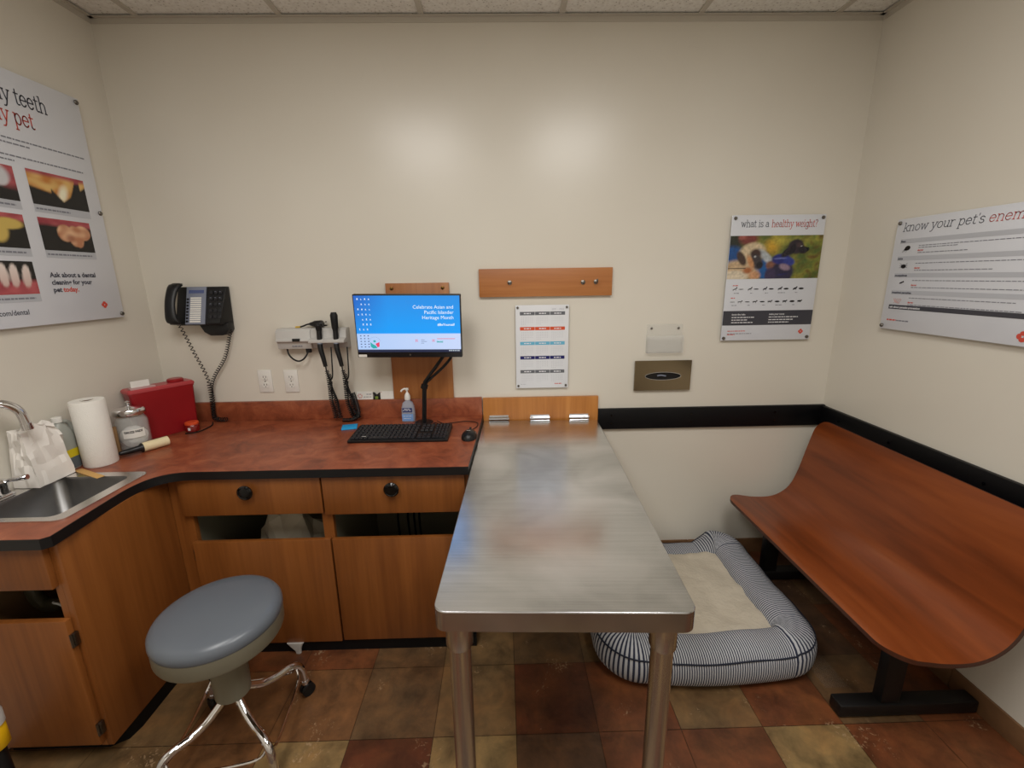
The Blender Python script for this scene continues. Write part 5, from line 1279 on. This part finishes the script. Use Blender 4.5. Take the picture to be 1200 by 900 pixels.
    for v in bm.verts:
        a = .14 + v.co.x / .0589; h = v.co.z; v.co = (.0589 * sin(a), -.0589 * cos(a), h)
    obj('label_text', bm, 'ink_black', lb, smooth=0)
    # sharps container
    c = Vector((.118, -.190, z)); r = thing('sharps_container', 'large red plastic sharps container in the corner under the telephone', 'container', c, radians(57.5))
    bm = B(); loft(bm, [rrect(0, 0, a, b, .012, h) for a, b, h in ((.235, .072, 0), (.24, .076, .005), (.258, .084, .215), (.264, .088, .22), (.264, .088, .232))]); obj('bin', bm, 'red_plastic', r, smooth=40)
    bm = B(); loft(bm, [rrect(0, 0, a, b, .012, h) for a, b, h in ((.268, .092, .226), (.268, .092, .236), (.255, .08, .243))]); l = obj('lid', bm, flat('pale_red_lid', rgb(176, 66, 70), .35), r, 'paler red lid')
    bm = B(); lathe(bm, [(.032, .243), (.034, .247), (.034, .255), (.028, .259)], (.07, .0, 0), 28); obj('cap', bm, 'red_plastic', l, 'round red cap')
    bm = B(); loft(bm, [[(-.075 + a, -.02 + b, .243 + h) for a, b in ((-.035, 0), (.035, 0), (.035, .004), (-.035, .004))] for h in (0, .036)]); bx = obj('flap', bm, 'white', r, 'white flap standing on the lid', smooth=0)
    bm = B(); loft(bm, [[(-.07 + a, -.03 + b, h) for a, b in ((-.05, -.01), (.045, -.01), (.04, .035), (-.045, .035))] for h in (.243, .25)]); obj('inlet', bm, flat('pale_pink_plastic', rgb(190, 150, 150), .4), r, smooth=0)
    # brown box behind the towels
    bm = B(); box(bm, -.03, .03, -.011, .011, 0, .115, .002); o = tag(obj('cardboard_box', bm, 'brownbox'), 'slim brown box standing between paper towels and glass jar', 'box'); o.location = (.068, -.447, z); o.rotation_euler = (0, 0, radians(35))
    # lint roller
    r = thing('lint_roller', 'lint roller with black handle and cream roll lying before the glass jar', 'lint roller', (.17, -.41, z + .0215)); L = Vector((0, 0, 0))
    d = Vector((.50, .866, 0)).normalized()
    p = lambda t: d * t
    bm = B(); tube(bm, [p(-.0), p(.095)], .0205, 22); obj('adhesive_roll', bm, 'cream_roll', r, smooth=40)
    bm = B(); tube(bm, [p(-.082), p(-.078), p(-.05), p(-.012), p(-.004), p(-.0005)], lambda t: (.006, .009, .0115, .013, .020, .0205)[min(5, int(t * 5.01))], 16); obj('handle', bm, 'black', r, smooth=50)
    r.location = (.190, -.436, z + .021)
    # small candle
    r = thing('small_jar', 'small dark red jar with an orange lid beside the red container', 'jar', (.222, -.168, z))
    bm = B(); lathe(bm, [(.026, 0), (.03, .004), (.031, .03), (.027, .036)], (0, 0, 0), 24); obj('body', bm, 'red_wax', r, smooth=40)
    bm = B(); lathe(bm, [(.029, .0362), (.029, .046), (.026, .048)], (0, 0, 0), 24); obj('lid', bm, 'orange_lid', r)
    F = Face((.0, -.0315, .012), (1, 0, 0), (0, 0, 1)); bm = B(); F.rect(bm, .0, .012, 0, .013, .0005); obj('label_patch', bm, 'ink_white', r, smooth=0)
    bm = B(); tube(bm, smooth_path([(.24, -.045, z + .003), (.258, -.075, z + .003), (.27, -.115, z + .003), (.262, -.19, z + .003), (.215, -.213, z + .003)], 5), .003, 6); tag(obj('loose_cable', bm, 'black_soft'), 'short black cable on the counter around the small red jar', 'cable')
counter_items()

def pole():
    r = thing('cleaning_wand', 'upright dark pole with yellow grip and grey top by the sink cabinet', 'cleaning tool', (.288, -1.25, 0))
    bm = B(); lathe(bm, [(.035, 0), (.035, .01), (.022, .02), (.022, .295), (.018, .305)], (0, 0, 0), 20); obj('shaft', bm, 'black', r, smooth=40)
    bm = B(); lathe(bm, [(.03, .30), (.034, .305), (.034, .365), (.03, .37)], (0, 0, 0), 24); obj('grip', bm, flat('yellow_plastic', rgb(230, 180, 20), .4), r, 'yellow grip', smooth=40)
    bm = B(); lathe(bm, [(.03, .3705), (.036, .375), (.036, .41), (.030, .425), (.01, .43)], (0, 0, 0), 24); obj('cap', bm, 'offwhite', r, 'grey cap', smooth=40)
pole()

# ------------------------------------------------------------------ LIGHTS, CAMERA
def area(name, loc, sx, sy, power, col):
    l = bpy.data.lights.new(name, 'AREA'); l.shape = 'RECTANGLE'; l.size = sx; l.size_y = sy; l.energy = power; l.color = col
    o = bpy.data.objects.new(name, l); COL.objects.link(o); o.location = loc; return o
for x in (1.12, 2.34): area('troffer_lamp', (x, -1.95, H - .02), .56, 1.15, 26, (1.0, .975, .94))
wd = bpy.data.worlds.new('room_world'); scn.world = wd; wd.use_nodes = True
wd.node_tree.nodes['Background'].inputs[0].default_value = (.9, .93, 1, 1); wd.node_tree.nodes['Background'].inputs[1].default_value = .02

cam = bpy.data.cameras.new('camera'); co = bpy.data.objects.new('camera', cam); COL.objects.link(co)
CX, D, HC, YAW, PIT, ROLL, FPX = 1.7531, 2.2606, 1.577, .018, -.2366, -.0145, 518.916
cy_, sy_, c_, s_, cr, sr = cos(YAW), sin(YAW), cos(PIT), sin(PIT), cos(ROLL), sin(ROLL)
r0 = Vector((cy_, -sy_, 0)); f0 = Vector((sy_, cy_, 0)); up0 = Vector((0, 0, 1))
fwd = f0 * c_ + up0 * s_; u0 = -f0 * s_ + up0 * c_
right = r0 * cr + u0 * sr; up = -r0 * sr + u0 * cr
m = Matrix((right, up, -fwd)).transposed().to_4x4(); m.translation = Vector((CX, -D, HC)); co.matrix_world = m
cam.sensor_fit = 'HORIZONTAL'; cam.sensor_width = 36; cam.lens = FPX / 1200 * 36; cam.clip_start = .05
scn.camera = co
scn.view_settings.view_transform = 'Standard'; scn.view_settings.look = 'None'; scn.view_settings.exposure = 0
